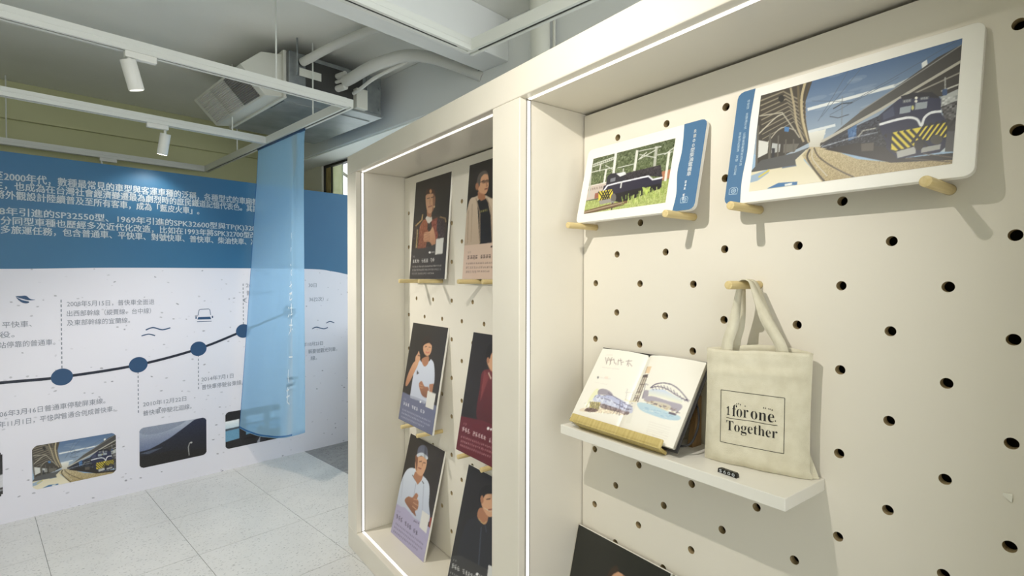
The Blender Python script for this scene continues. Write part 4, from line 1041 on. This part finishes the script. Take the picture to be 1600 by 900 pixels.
for k in range(14):
    x = random.uniform(280, 460); y = 480 + (x - 280) * .3 + random.uniform(0, 30); cv.line([(x, y), (x + random.uniform(-8, 8), y + random.uniform(10, 26))], 3, (100, 88, 96))
cv.poly([(585, 255), (600, 205), (632, 210), (615, 262)], (232, 206, 172)); cv.line([(600, 205), (585, 258)], 3, (150, 120, 96)); cv.poly([(505, 460), (575, 265), (608, 270), (535, 475)], (206, 196, 180))
for a in (((575, 265), (500, 465)), ((590, 268), (520, 470)), ((606, 270), (535, 475)), ((570, 285), (605, 290)), ((550, 340), (582, 346)), ((528, 395), (560, 402)), ((512, 440), (545, 448))):
    cv.line(a, 5, (110, 98, 96))
cv.poly([(568, 268), (608, 268), (604, 286), (566, 284)], (96, 84, 84)); cv.line([(505, 412), (545, 416)], 9, (226, 222, 206)); cv.line([(440, 450), (520, 470)], 5, (206, 190, 130)); cv.line([(445, 450), (460, 370)], 2.5, (190, 184, 180)); cv.line([(480, 455), (495, 375)], 2.5, (190, 184, 180)); cv.line([(445, 400), (495, 390)], 2.5, (200, 194, 190))
cv.line([(570, 450), (590, 340), (610, 350)], 4, (140, 132, 146)); cv.poly([(565, 450), (585, 390), (620, 400), (600, 440)], (140, 132, 150), smooth=True, alpha=.7)
cv.poly([(612, 390), (640, 378), (720, 385), (800, 430), (845, 450), (840, 480), (800, 478), (700, 440), (610, 430)], (206, 218, 238), (238, 236, 214)); cv.poly([(590, 440), (640, 435), (740, 465), (835, 490), (825, 530), (780, 540), (650, 490), (585, 470)], (176, 170, 182), smooth=True)
cv.line([(625, 372), (660, 345), (720, 335), (780, 350), (830, 390), (880, 455)], 7, ink, True); cv.line([(630, 370), (680, 362), (740, 380), (800, 420), (875, 460)], 6, ink, True)
for k in range(12):
    t_ = k / 11; x = 632 + 236 * t_; ya = 362 - 42 * math.sin(math.pi * min(1, t_ * 1.15)) + 85 * t_; cv.line([(x, ya), (x + 14, ya + 36 - 22 * abs(t_ - .4))], 3.5, ink)
cv.line([(862, 450), (890, 458)], 4, ink)
cv.poly([(530, 490), (560, 480), (640, 500), (740, 545), (820, 575), (815, 605), (740, 605), (650, 580), (560, 540)], (188, 214, 228), (176, 206, 224), smooth=True, alpha=.85)
for k in range(16):
    x = random.uniform(550, 800); y = 505 + (x - 550) * .33 + random.uniform(-6, 26); cv.line([(x, y), (x + 26, y + 8)], 3.5, random.choice(((226, 234, 236), (150, 186, 210))))
cv.poly([(600, 480), (660, 470), (760, 500), (740, 540), (660, 510)], (222, 214, 190), smooth=True, alpha=.8)
for k in range(40):
    x = random.uniform(570, 815); y = 458 + (x - 570) * .36 + random.uniform(-12, 14); cv.line([(x, y), (x + random.uniform(6, 22), y + random.uniform(-2, 9))], 3.5, random.choice((ink, (140, 120, 110), (96, 88, 104), (196, 176, 140))))
cv.poly([(750, 545), (800, 560), (795, 572), (748, 560)], (96, 88, 104))
for k in range(6):
    y0 = 625 + 17 * k; cv.line([(615 - 5 * k, y0), (760 - 5 * k, y0 + 42)], 2.5, (222, 216, 208))
cv.build('page_print', bk, lambda u, v: (.004 + (BWID - .008) * u, .003 + (ytop(BWID * u) - .009) * (1 - v), page_z(.004 + (BWID - .008) * u)))
mb = MB()
rib = catmull([(BWID - .03, .01, -.006), (BWID + .012, .03, -.02), (BWID + .016, .07, -.026), (BWID + .010, .11, -.02), (BWID - .01, .15, -.008)], 6)
mb.tube(rib, .0028, 8); mb.build('elastic_band', black_m, bk, smooth=True)

# tote bag
ca, sa = math.cos(math.asin(.25)), .25
MBG = frame((1.178, .628, ZS + .001), (sa, -ca, 0), (0, 0, 1), (-ca, -sa, 0))
bag = empty('tote_bag', MBG, 'natural canvas tote bag with black print hanging from a peg above the shelf', 'bag')
BGW, BGH = .228, .278
def bag_pt(u, v, side):
    """u -1..1 across, v 0..1 up; side +1 front, -1 back"""
    prof = .021 * (1 - abs(u) ** 5) * (0.55 + .45 * math.cos((v - .12) * 1.7)) + .003
    if v < .06:
        prof *= (.55 + .45 * math.sqrt(v / .06))
    wr = .0022 * math.sin(9 * u + 5 * v) * math.sin(7 * v + 2) + .0042 * math.exp(-((v - .80 - .03 * u) / .03) ** 2) * side
    x = u * BGW / 2 * (1 - .018 * math.sin(3.1 * v)) + .004 * v - (.005 * (v < .03) * (u > .9) * -1)
    dz = -.022 if side < 0 else 0
    if v > .885:
        prof += .0012
    y = BGH * v * (1 - .012 * abs(u)) + .004 * math.sin(2.2 * u + .6) * (v > .9) + (max(0, v - .85) / .15) * (1 - u * u) * (-.006 if side > 0 else .005)
    return (x, y, (prof + wr * (1 - abs(u) ** 4)) if side > 0 else -(prof * .8) - .0)
NU, NV = 28, 34
mb = MB()
vs = []
ringu = [(-1 + 2 * k / NU, 1) for k in range(NU + 1)] + [(1 - 2 * k / NU, -1) for k in range(1, NU)]
for j in range(NV + 1):
    vs += [bag_pt(u, j / NV, sd) for u, sd in ringu]
n = len(ringu)
fs = [(j * n + k, j * n + (k + 1) % n, (j + 1) * n + (k + 1) % n, (j + 1) * n + k) for j in range(NV) for k in range(n)] + [tuple(range(n))]
mb.add(vs, fs)
bo = mb.build('bag_body', canvas_m, bag, smooth=True)
md = bo.modifiers.new('cloth_thickness', 'SOLIDIFY'); md.thickness = .0016; md.offset = -1
# folded gusset at the lower right
MB().add([(.100, .002, .004), (.113, .0, -.004), (.130, .0005, -.012), (.112, .055, -.006), (.106, .05, .0)], [(0, 1, 3, 4), (1, 2, 3)]).build('gusset_fold', canvas_m, bag, fix=True).modifiers.new('t', 'SOLIDIFY').thickness = .002
def strap(zr, xl, xr, zp, dx):
    """cloth handle: up from the left, over the peg, down on the right; the strap's width turns along the peg at the top"""
    px, py = -.020, 1.418 + .0 - .0119 * 0 - ZS
    py = (.0787 - PITCH + CAM_H) - ZS + .0112
    L = [((xl - .013, .235, zr), (xl + .013, .235, zr)), ((xl - .013, .285, zr), (xl + .013, .285, zr)), ((xl * .62 + px * .38 - .013, .335, zr + (zp - zr) * .4), (xl * .62 + px * .38 + .011, .335, zr + (zp - zr) * .4 - .004)),
         ((px - .0135, py - .016, zp + .012), (px - .010, py - .022, zp - .012)), ((px - .0105, py - .003, zp + .013), (px - .0105, py - .003, zp - .013)),
         ((px, py + .001, zp + .013), (px, py + .001, zp - .013)), ((px + .0105, py - .003, zp + .013), (px + .0105, py - .003, zp - .013)), ((px + .016, py - .020, zp + .010), (px + .020, py - .014, zp - .013)),
         ((xr * .55 + px * .45 - .010, .345, zr + (zp - zr) * .4), (xr * .55 + px * .45 + .014, .348, zr + (zp - zr) * .4 - .004)), ((xr - .013, .285, zr), (xr + .013, .285, zr)), ((xr - .013, .235, zr), (xr + .013, .235, zr))]
    A = catmull([q[0] for q in L], 5); B = catmull([q[1] for q in L], 5); n = len(A)
    o = MB().add(A + B, [(k, k + 1, n + k + 1, n + k) for k in range(n - 1)]).build('handle', canvas_m, bag, smooth=True)
    m = o.modifiers.new('t', 'SOLIDIFY'); m.thickness = .0022; m.offset = 0
strap(-.0135, -.050, .050, -.012, .004)
strap(.0105, -.060, .056, .018, .0)
def bagf(x, y):
    u = (x - .004 * y / BGH) / (BGW / 2); v = y / BGH
    q = bag_pt(max(-1, min(1, u)), v, 1)
    return (x, y, q[2] + .0009)
def bagline(mb, p, q, w):
    ribbon2(mb, [(p[0] + (q[0] - p[0]) * k / 12, p[1] + (q[1] - p[1]) * k / 12) for k in range(13)], w, bagf)
mb = MB()
X0, X1, Y0, Y1 = -.071, .066, .052, .175
for a, b_ in (((X0, Y0), (X1, Y0)), ((X1, Y0), (X1, Y1)), ((X1, Y1), (X0, Y1)), ((X0, Y1), (X0, Y0)), ((-.057, .112), (.053, .112))):
    bagline(mb, a, b_, .0011)
mb.build('print_frame', text_black, bag, fix=False)
def dense(v, f):
    return v, f
lettering('print_text', [('𝟏', -.0565, -.0495, .1275, .028, 0, .30), ('𝐟𝐨𝐫', -.0435, -.009, .1275, .040, -.009, .25), ('𝐨𝐧𝐞', -.004, .046, .1275, .040, -.009, .25), ('.', .0475, .0495, .1275, .03, 0, .25),
                         ('𝐓𝐨𝐠𝐞𝐭𝐡𝐞𝐫', -.057, .053, .0915, .034, -.010, .25)], text_black, bag, bagf)
mb = MB()
for x, y in ((-.034, .1470), (-.0300, .1480), (-.026, .1465), (-.016, .1445), (.0240, .1470), (.0280, .1470), (.0340, .1465), (.0375, .1462), (.0415, .1450)):
    blob_glyphs(mb, x, y, .0032, bagf)
o = mb.build('print_marks', text_black, bag, fix=False); o['kind'] = 'stuff'

# price tag of four printed cubes
tg = root('price_tag', (1.088, .640, ZS), 'small black price tag reading $600 on the shelf edge', 'price tag', rz=math.radians(-4))
for k, ch in enumerate('$600'):
    cxk = (k - 1.5) * .0106
    q = MB().box(-.0055, .0055, -.0051 - cxk, .0051 - cxk, .0, .0105).build('price_cube', plastic_black, tg, bevel=.0012)
    lettering('digit', [(ch, -.0034 + cxk, .0034 + cxk, .0055, .0100, .03, .34)], text_white, q, lambda x, y: (-.0057 + (y - .0055) * .0, -x, y))
for s_, yy in ((-1, .0235), (1, -.0235)):
    MB().add([(-.0055, yy - s_ * .0018 * -1, 0), (.0055, yy + s_ * .0018, 0), (.0045, yy - s_ * .003 * -1, .006), (-.0045, yy + s_ * .003, .006), (-.004, yy + s_ * 0, .0), (.004, yy, 0)], [(0, 1, 2, 3)]) if False else None
    MB().prism([(-.0055, 0), (.0055, 0), (.004, .009), (-.004, .009)], 1, min(yy, yy - .0022 * s_ * -1), max(yy, yy - .0022 * s_ * -1)).build('end_cap', plastic_black, tg)

# scrap of tape on the pegboard
tp = MB().add([(0, .0045, .004), (0, -.0075, .006), (0, -.0085, -.008), (-.003, -.0075, -.009), (0, .0045, -.001), (-.0035, -.0085, .002)], [(0, 4, 5), (0, 5, 1), (4, 3, 5), (5, 3, 2), (5, 2, 1)]).build('tape_scrap', tape_m)
tp.location = (XB - .0008, .207, -.377 + CAM_H)
tp.modifiers.new('t', 'SOLIDIFY').thickness = .0004
tag(tp, 'small scrap of clear tape stuck on the right pegboard', 'tape')
# ------------------------------------------------------------------ lighting tracks
ZT = 2.43
def track(a0, b0, a1, b1, rods, label, group='white lighting tracks under the ceiling'):
    t = root('light_track', room((a0 + a1) / 2, (b0 + b1) / 2, ZT), label, 'light track', group, rz=RZ)
    w = .0215
    if b0 == b1:
        put(MB().prism([(b0 - w, ZT - .014), (b0 - w, ZT + .036), (b0 + w, ZT + .036), (b0 + w, ZT - .014), (b0 + .007, ZT - .014), (b0 + .007, ZT - .008), (b0 - .007, ZT - .008), (b0 - .007, ZT - .014)], 0, a0, a1).build('track_rail', track_m), t, RM)
        rbox('track_slot', slot_m, t, a0 + .06, a1 - .06, b0 - .0068, b0 + .0068, ZT - .0108, ZT - .0081)
        for s in (-1, 1):
            rbox('rail_lip', track_m, t, a0, a1, b0 + s * w - .002, b0 + s * w + .002, ZT + .008, ZT + .012, .001)
    else:
        put(MB().prism([(a0 - w, ZT - .014), (a0 - w, ZT + .036), (a0 + w, ZT + .036), (a0 + w, ZT - .014), (a0 + .007, ZT - .014), (a0 + .007, ZT - .008), (a0 - .007, ZT - .008), (a0 - .007, ZT - .014)], 1, b0, b1).build('track_rail', track_m), t, RM)
        rbox('track_slot', slot_m, t, a0 - .0068, a0 + .0068, b0 + .06, b1 - .06, ZT - .0108, ZT - .0081)
    for a, b in rods:
        put(MB().cyl((a, b, ZT + .034), (a, b, Z_CEIL), .0045, n=8).build('hanger_rod', track_m, smooth=True), t, RM)
    return t
track(-2.2, 1.72, 1.508, 1.72, [(-.6, 1.72)], 'white lighting track running along the near side of the cross beam')
track(-2.2, 2.79, 1.508, 2.79, [(1.12, 2.79), (-.5, 2.79)], 'white lighting track crossing in front of the air conditioning unit')
track(-2.2, 3.97, 1.508, 3.97, [(1.29, 3.97), (-.4, 3.97)], 'white lighting track carrying the lit spotlight above the blue panel')
track(-2.2, 5.40, 1.508, 5.40, [(.2, 5.40)], 'farthest white lighting track, close to the olive back wall')
track(1.53, -.6, 1.53, 1.74, [], 'white lighting track above the right-hand bay of the display case')
track(1.53, 2.772, 1.53, 5.42, [(1.53, 3.24), (1.53, 4.60)], 'white lighting track from which the blue cloth banner hangs')
track(-2.2, .66, 1.508, .66, [(-1.0, .66)], 'white lighting track over the viewpoint in front of the display case')

def spot(a, b, tilt_a, tilt_b, label, lens, watt, size, adapter_dir=1, blend=.6, power_col=(1, .95, .87), z_drop=.055, r=.03, L=.125, aim=None, soft=.03):
    """track spotlight: adapter box in the rail, stem, cylinder barrel aimed along (tilt_a, tilt_b, -1)"""
    t = root('track_spotlight', room(a, b, ZT - .012), label, 'spotlight', 'track spotlights', rz=RZ)
    a1, a2 = (a - .018, a + .10) if adapter_dir > 0 else (a - .10, a + .018)
    rbox('adapter', lamp_m, t, a1, a2, b - .016, b + .016, ZT - .042, ZT - .013, .004)
    put(MB().cyl((a, b, ZT - .042), (a, b, ZT - .042 - z_drop), .0075, n=14).build('stem', lamp_m, smooth=True), t, RM)
    p0 = Vector((a, b, ZT - .042 - z_drop))
    d = Vector((tilt_a, tilt_b, -1)).normalized()
    if aim is not None:
        d = (RM.inverted() @ Vector(aim) - p0).normalized()
    st = p0 - d * .022
    put(MB().cyl(st, st + d * L, r, n=28).build('barrel', lamp_m, smooth=True, bevel=.002), t, RM)
    e = st + d * (L + .0006)
    put(MB().cyl(e - d * .004, e + d * .001, r * .86, n=28).build('lens', lens, smooth=True), t, RM)
    ld = bpy.data.lights.new('spot_beam', 'SPOT')
    ld.energy = watt; ld.spot_size = math.radians(size); ld.spot_blend = blend; ld.color = power_col; ld.shadow_soft_size = soft
    lo = bpy.data.objects.new('spot_beam', ld)
    C.objects.link(lo)
    pos = RM @ (e + d * .012); dw = (RM.to_3x3() @ d)
    lo.matrix_basis = Matrix.Translation(pos) @ dw.to_track_quat('-Z', 'Y').to_matrix().to_4x4()
    put(lo, t)
    return t
spot(.492, 2.79, .28, .10, 'white track spotlight at upper left, pointing down and away', lens_off, FLOOR_W, 130, soft=.03, z_drop=.03)
spot(.886, 3.97, -.10, .25, 'lit white track spotlight shining onto the blue panel', lens_on, WALL_W, 120, -1, soft=.03, z_drop=.045, L=.135)
spot(.02, .66, .6, .2, 'white track spotlight aimed at the right-hand bay of the display case', lens_on, KEY_W, 90, aim=(1.24, 1.18, 1.50), soft=.012, blend=1.0)
tad = root('track_adapter', room(.80, 5.40, ZT - .012), 'small white track adapter on the farthest track above the blue panel', 'adapter', rz=RZ)
rbox('adapter_body', lamp_m, tad, .745, .86, 5.384, 5.416, ZT - .042, ZT - .013, .004)
put(MB().cyl((.76, 5.40, ZT - .042), (.76, 5.40, ZT - .1), .0075, n=12).build('stem', lamp_m, smooth=True), tad, RM)

# ------------------------------------------------------------------ ceiling air conditioning unit
ac = root('air_conditioner', room(1.72, 3.78, 2.57), 'ceiling-hung ducted air conditioner of galvanized steel with white intake box', 'air conditioner', rz=RZ)
A0, A1, B0, B1, ZA, ZBt = 1.395, 2.05, 3.275, 4.31, 2.582, 2.855
rbox('casing', galv, ac, A0, A1, B0, B1, ZA + .006, ZBt, .004)
rbox('bottom_plate', galv_bottom, ac, A0 - .006, A1 + .006, B0 - .006, B1 + .006, ZA - .004, ZA + .006, .002)
put(MB().prism([(3.40, ZA - .0042), (3.40, ZA - .010), (3.62, ZA - .010), (3.62, ZA - .0042)], 0, A0 + .02, A1 - .02).build('access_panel', galv_bottom), ac, RM)
rbox('front_insulation', galv_dark, ac, 1.50, 1.90, B0 - .006, B0, ZA + .03, ZBt - .03)
rbox('control_box', duct_white, ac, 1.83, 1.915, B0 - .05, B0, ZA + .01, ZA + .145, .005)
rbox('side_bracket', galv, ac, 1.93, 2.04, B0 - .010, B0, ZA + .02, ZBt - .02, .002)
rbox('nameplate', duct_white, ac, 1.455, 1.60, B0 - .009, B0 - .006, ZA + .13, ZA + .18)
for z in (ZA + .05, ZA + .20):
    put(MB().cyl((2.03, B0 - .016, z), (2.03, B0 - .008, z), .012, n=10).build('bolt', galv), ac, RM)
for (x, z, r_) in ((1.715, ZA + .195, .02), (1.705, ZA + .155, .012), (1.715, ZA + .115, .022)):
    put(MB().cyl((x, B0, z), (x + .02, B0 - .075, z + .005), r_, n=16).build('pipe_stub', pipe_wrap, smooth=True), ac, RM)
sec = [(1.395, 2.845), (1.25, 2.82), (1.13, 2.71), (1.275, 2.56), (1.395, 2.58)]
put(MB().prism([(a, z) for a, z in sec], 1, 3.34, 4.27).build('intake_box', duct_white, bevel=.004), ac, RM)
rbox('flange', duct_white, ac, 1.374, 1.394, 3.31, 4.30, 2.565, 2.862, .003)
# filter of two panels on the slanted face of the intake
fd = Vector((1.275 - 1.13, 0, 2.56 - 2.71)).normalized(); fn_ = Vector((-.150, 0, -.145)).normalized()
def fpt(s, b, out):
    return Vector((1.13, b, 2.71)) + fd * s + fn_ * out
FL = math.hypot(.145, .150)
for b0, b1, m in ((3.40, 3.66, mat('filter_dark', (128, 126, 122), .85)), (3.665, 3.93, filter_m), (3.935, 4.21, mat('filter_light', (212, 210, 204), .85))):
    mb = MB(); nn = 16
    for k in range(nn):
        s0, s1, s2 = [.012 + (FL - .024) * (k + q) / nn for q in (0, .5, 1)]
        mb.add([fpt(s0, b0, .001), fpt(s1, b0, .006), fpt(s2, b0, .001), fpt(s0, b1, .001), fpt(s1, b1, .006), fpt(s2, b1, .001)], [(0, 1, 4, 3), (1, 2, 5, 4)])
    put(mb.build('pleated_filter', m), ac, RM)
for a, b in ((1.43, 3.24), (2.02, 3.60), (1.43, 4.25), (2.02, 4.25)):
    put(MB().cyl((a, b, 2.70), (a, b, Z_CEIL), .0055, n=8).build('hanger_rod', galv, smooth=True), ac, RM)

def pipe(pts, r, label, name='insulated_pipe'):
    o = put(MB().tube(catmull(pts, 8), r, 18).build(name, pipe_wrap, smooth=True), None, RM)
    return tag(o, label, 'pipe', 'wrapped pipes of the air conditioner')
pipe([(1.475, 3.265, 2.80), (1.50, 3.17, 2.815), (1.56, 3.0, 2.855), (1.65, 2.72, 2.888), (1.76, 2.40, 2.89)], .026, 'white wrapped pipe rising from the air conditioner to the ceiling')
pipe([(1.735, 3.20, 2.735), (1.735, 3.10, 2.735), (1.74, 2.95, 2.745), (1.78, 2.80, 2.765), (1.88, 2.70, 2.80), (2.0, 2.61, 2.795), (2.12, 2.50, 2.745), (2.172, 2.40, 2.69), (2.19, 2.355, 2.66)], .036, 'thick white wrapped pipe curving from the air conditioner into the beam')
pipe([(1.80, 3.215, 2.675), (1.79, 3.12, 2.675), (1.785, 2.95, 2.695), (1.82, 2.82, 2.725), (1.885, 2.715, 2.77)], .011, 'thin white tube sagging below the thick wrapped pipe')
tag(put(MB().box(2.155, 2.172, 2.345, 2.40, 2.695, 2.725).build('pipe_hole_shade', galv_dark), None, RM), 'dark block for the shaded opening in the beam where the thick pipe enters', 'beam_hole')  # dark block painted as the shade inside the pipe's hole

vp = put(MB().cyl((2.075, 1.80, 0), (2.075, 1.80, Z_CEIL), .052, n=32).build('standing_pipe', pvc, smooth=True), None, RM)
tag(vp, 'thick white standing pipe behind the display case', 'pipe')
vp = put(MB().cyl((2.135, 1.755, 0), (2.135, 1.755, Z_CEIL), .008, n=14).build('conduit', pvc, smooth=True), None, RM)
tag(vp, 'thin white conduit beside the standing pipe behind the display case', 'conduit')

# ------------------------------------------------------------------ sheer blue banner hanging from the cross track
ban = root('cloth_banner', room(1.53, 3.77, .32), 'sheer blue cloth banner with white handwriting hanging before the panel', 'banner', rz=RZ)
ZB1 = ZT - .02
def banner(u, v, layer=0):
    """u 0 far (left) .. 1 near (right), v 0 top .. 1 bottom; layer 0 front, 1 the doubled cloth behind, 2 the edge folded back"""
    b = 4.15 - .785 * u
    zb = .315 + .10 * u ** 1.5 - .045 * math.sin(math.pi * u)
    z = ZB1 + (zb - ZB1) * v
    a = 1.53 - (1 - u) ** 1.2 * .145 * v ** 1.1
    fold = (.009 + .015 * v) * math.sin(2.2 + 9 * u + 1.4 * v) * u * (1 - .3 * u) + (.003 + .003 * v) * math.sin(26 * u + 3 * v) * u
    pull = .016 * math.exp(-((u - .95 + .75 * v) / .05) ** 2) * math.exp(-v * 3)
    a += fold * min(1, v * 5) + pull
    b += .008 * math.sin(5 * v + 1) * u * v
    g = min(1, v * 6)
    if layer == 1:
        a += (.004 + .018 * g) * min(1, u * 12)
        b += .05 * v * (u / .74) * g
    if layer == 2:
        a -= (.003 + .02 * g) * min(1, (1 - u) * 20)
        b += .012 * math.sin(6 * v) * g
    return (a, b, z)
NUb, NVb = 70, 60
path = [(.74 - .74 * k / 26, 1) for k in range(26)] + [(k / 50, 0) for k in range(51)] + [(1 - .13 * k / 8, 2) for k in range(1, 9)]
NP = len(path)
us = [k / 50 for k in range(51)]
mb = MB(); mb.add([banner(u, j / NVb, l) for j in range(NVb + 1) for u, l in path], [(j * NP + k, j * NP + k + 1, (j + 1) * NP + k + 1, (j + 1) * NP + k) for j in range(NVb) for k in range(NP - 1)])
put(mb.build('cloth', sheer, smooth=True, fix=False), ban, RM)
def bfn(x, y):
    q = banner(x / .785, y / 2.1); return (q[0] - .012, q[1], q[2])
hem = sheer_mat('banner_hem', (70, 118, 170), .6)
mb = MB(); ribbon2(mb, [(u, .995) for u in us], .006, lambda x, y: (lambda q: (q[0] - .0015, q[1], q[2]))(banner(x, min(1, y)))); put(mb.build('bottom_hem', hem, fix=False), ban, RM)
mb = MB(); ribbon2(mb, [(.004, j / 60) for j in range(61)], .008, lambda x, y: (lambda q: (q[0] - .0015, q[1], q[2]))(banner(x, max(0, min(1, y))))); put(mb.build('side_hem', hem, fix=False), ban, RM)
rbox('hanging_rod', navy, ban, 1.524, 1.536, 3.36, 4.155, ZT - .028, ZT - .016)
# brush strokes of the handwriting, top to bottom
S_ = []
def st_(cx, cy, pts, s=.06, w=.0045):
    S_.append(([(cx * .785 + x * s, cy * 2.1 + y * s) for x, y in pts], w))
st_(.84, .29, [(-.4, .25), (0, .15), (.5, .1)]); st_(.84, .29, [(0, -.2), (.05, .6)])
st_(.83, .335, [(-.3, -.3), (-.2, .4), (.1, .1), (.5, 0)]); st_(.82, .36, [(-.2, .5), (-.3, 1)])
st_(.83, .43, [(-.5, 0), (-.2, .2)]); st_(.83, .43, [(.1, -.2), (.5, .1), (.3, .3)]); st_(.83, .45, [(-.2, .1), (.2, 0), (.3, .5), (-.1, .6), (-.2, .1)])
st_(.82, .50, [(-.6, .1), (.7, -.1)]); st_(.82, .50, [(-.1, -.5), (0, .4)]); st_(.82, .515, [(-.6, .4), (.7, .3)]); st_(.82, .53, [(-.3, 0), (-.4, .6), (.4, .5), (.3, 0), (-.3, 0)])
st_(.82, .575, [(-.9, -.2), (-.6, 0)]); st_(.82, .585, [(-1, .6), (-.5, .3)]); st_(.83, .575, [(0, -.5), (.1, .6)]); st_(.83, .575, [(-.3, 0), (.8, .1)]); st_(.83, .59, [(-.2, .3), (.5, .2)])
st_(.83, .63, [(-.6, 0), (.8, .2)]); st_(.83, .63, [(.1, -.6), (-.1, .8)]); st_(.84, .645, [(.1, 0), (.7, .5)]); st_(.83, .645, [(-.1, .1), (-.7, .6)])
st_(.80, .735, [(-.1, 0), (.8, .1)]); st_(.79, .79, [(0, -.5), (-.1, .5)]); st_(.79, .81, [(.0, -.3), (.1, .3)]); st_(.78, .845, [(-.4, 0), (.4, -.1)]); st_(.78, .85, [(0, -.6), (0, 1.2)]); st_(.78, .86, [(-.4, .2), (.5, .1)]); st_(.78, .875, [(-.2, .1), (.5, .6)])
mb = MB()
for pts, w in S_:
    cv_ = catmull(pts, 4); P3 = []
    for (x, y), nxt in zip(cv_, cv_[1:] + [cv_[-1]]):
        P3.append((x, y))
    ribbon2(mb, P3, .0085, bfn)
o = put(mb.build('handwriting', banner_lbl, fix=False), ban, RM); o['kind'] = 'stuff'
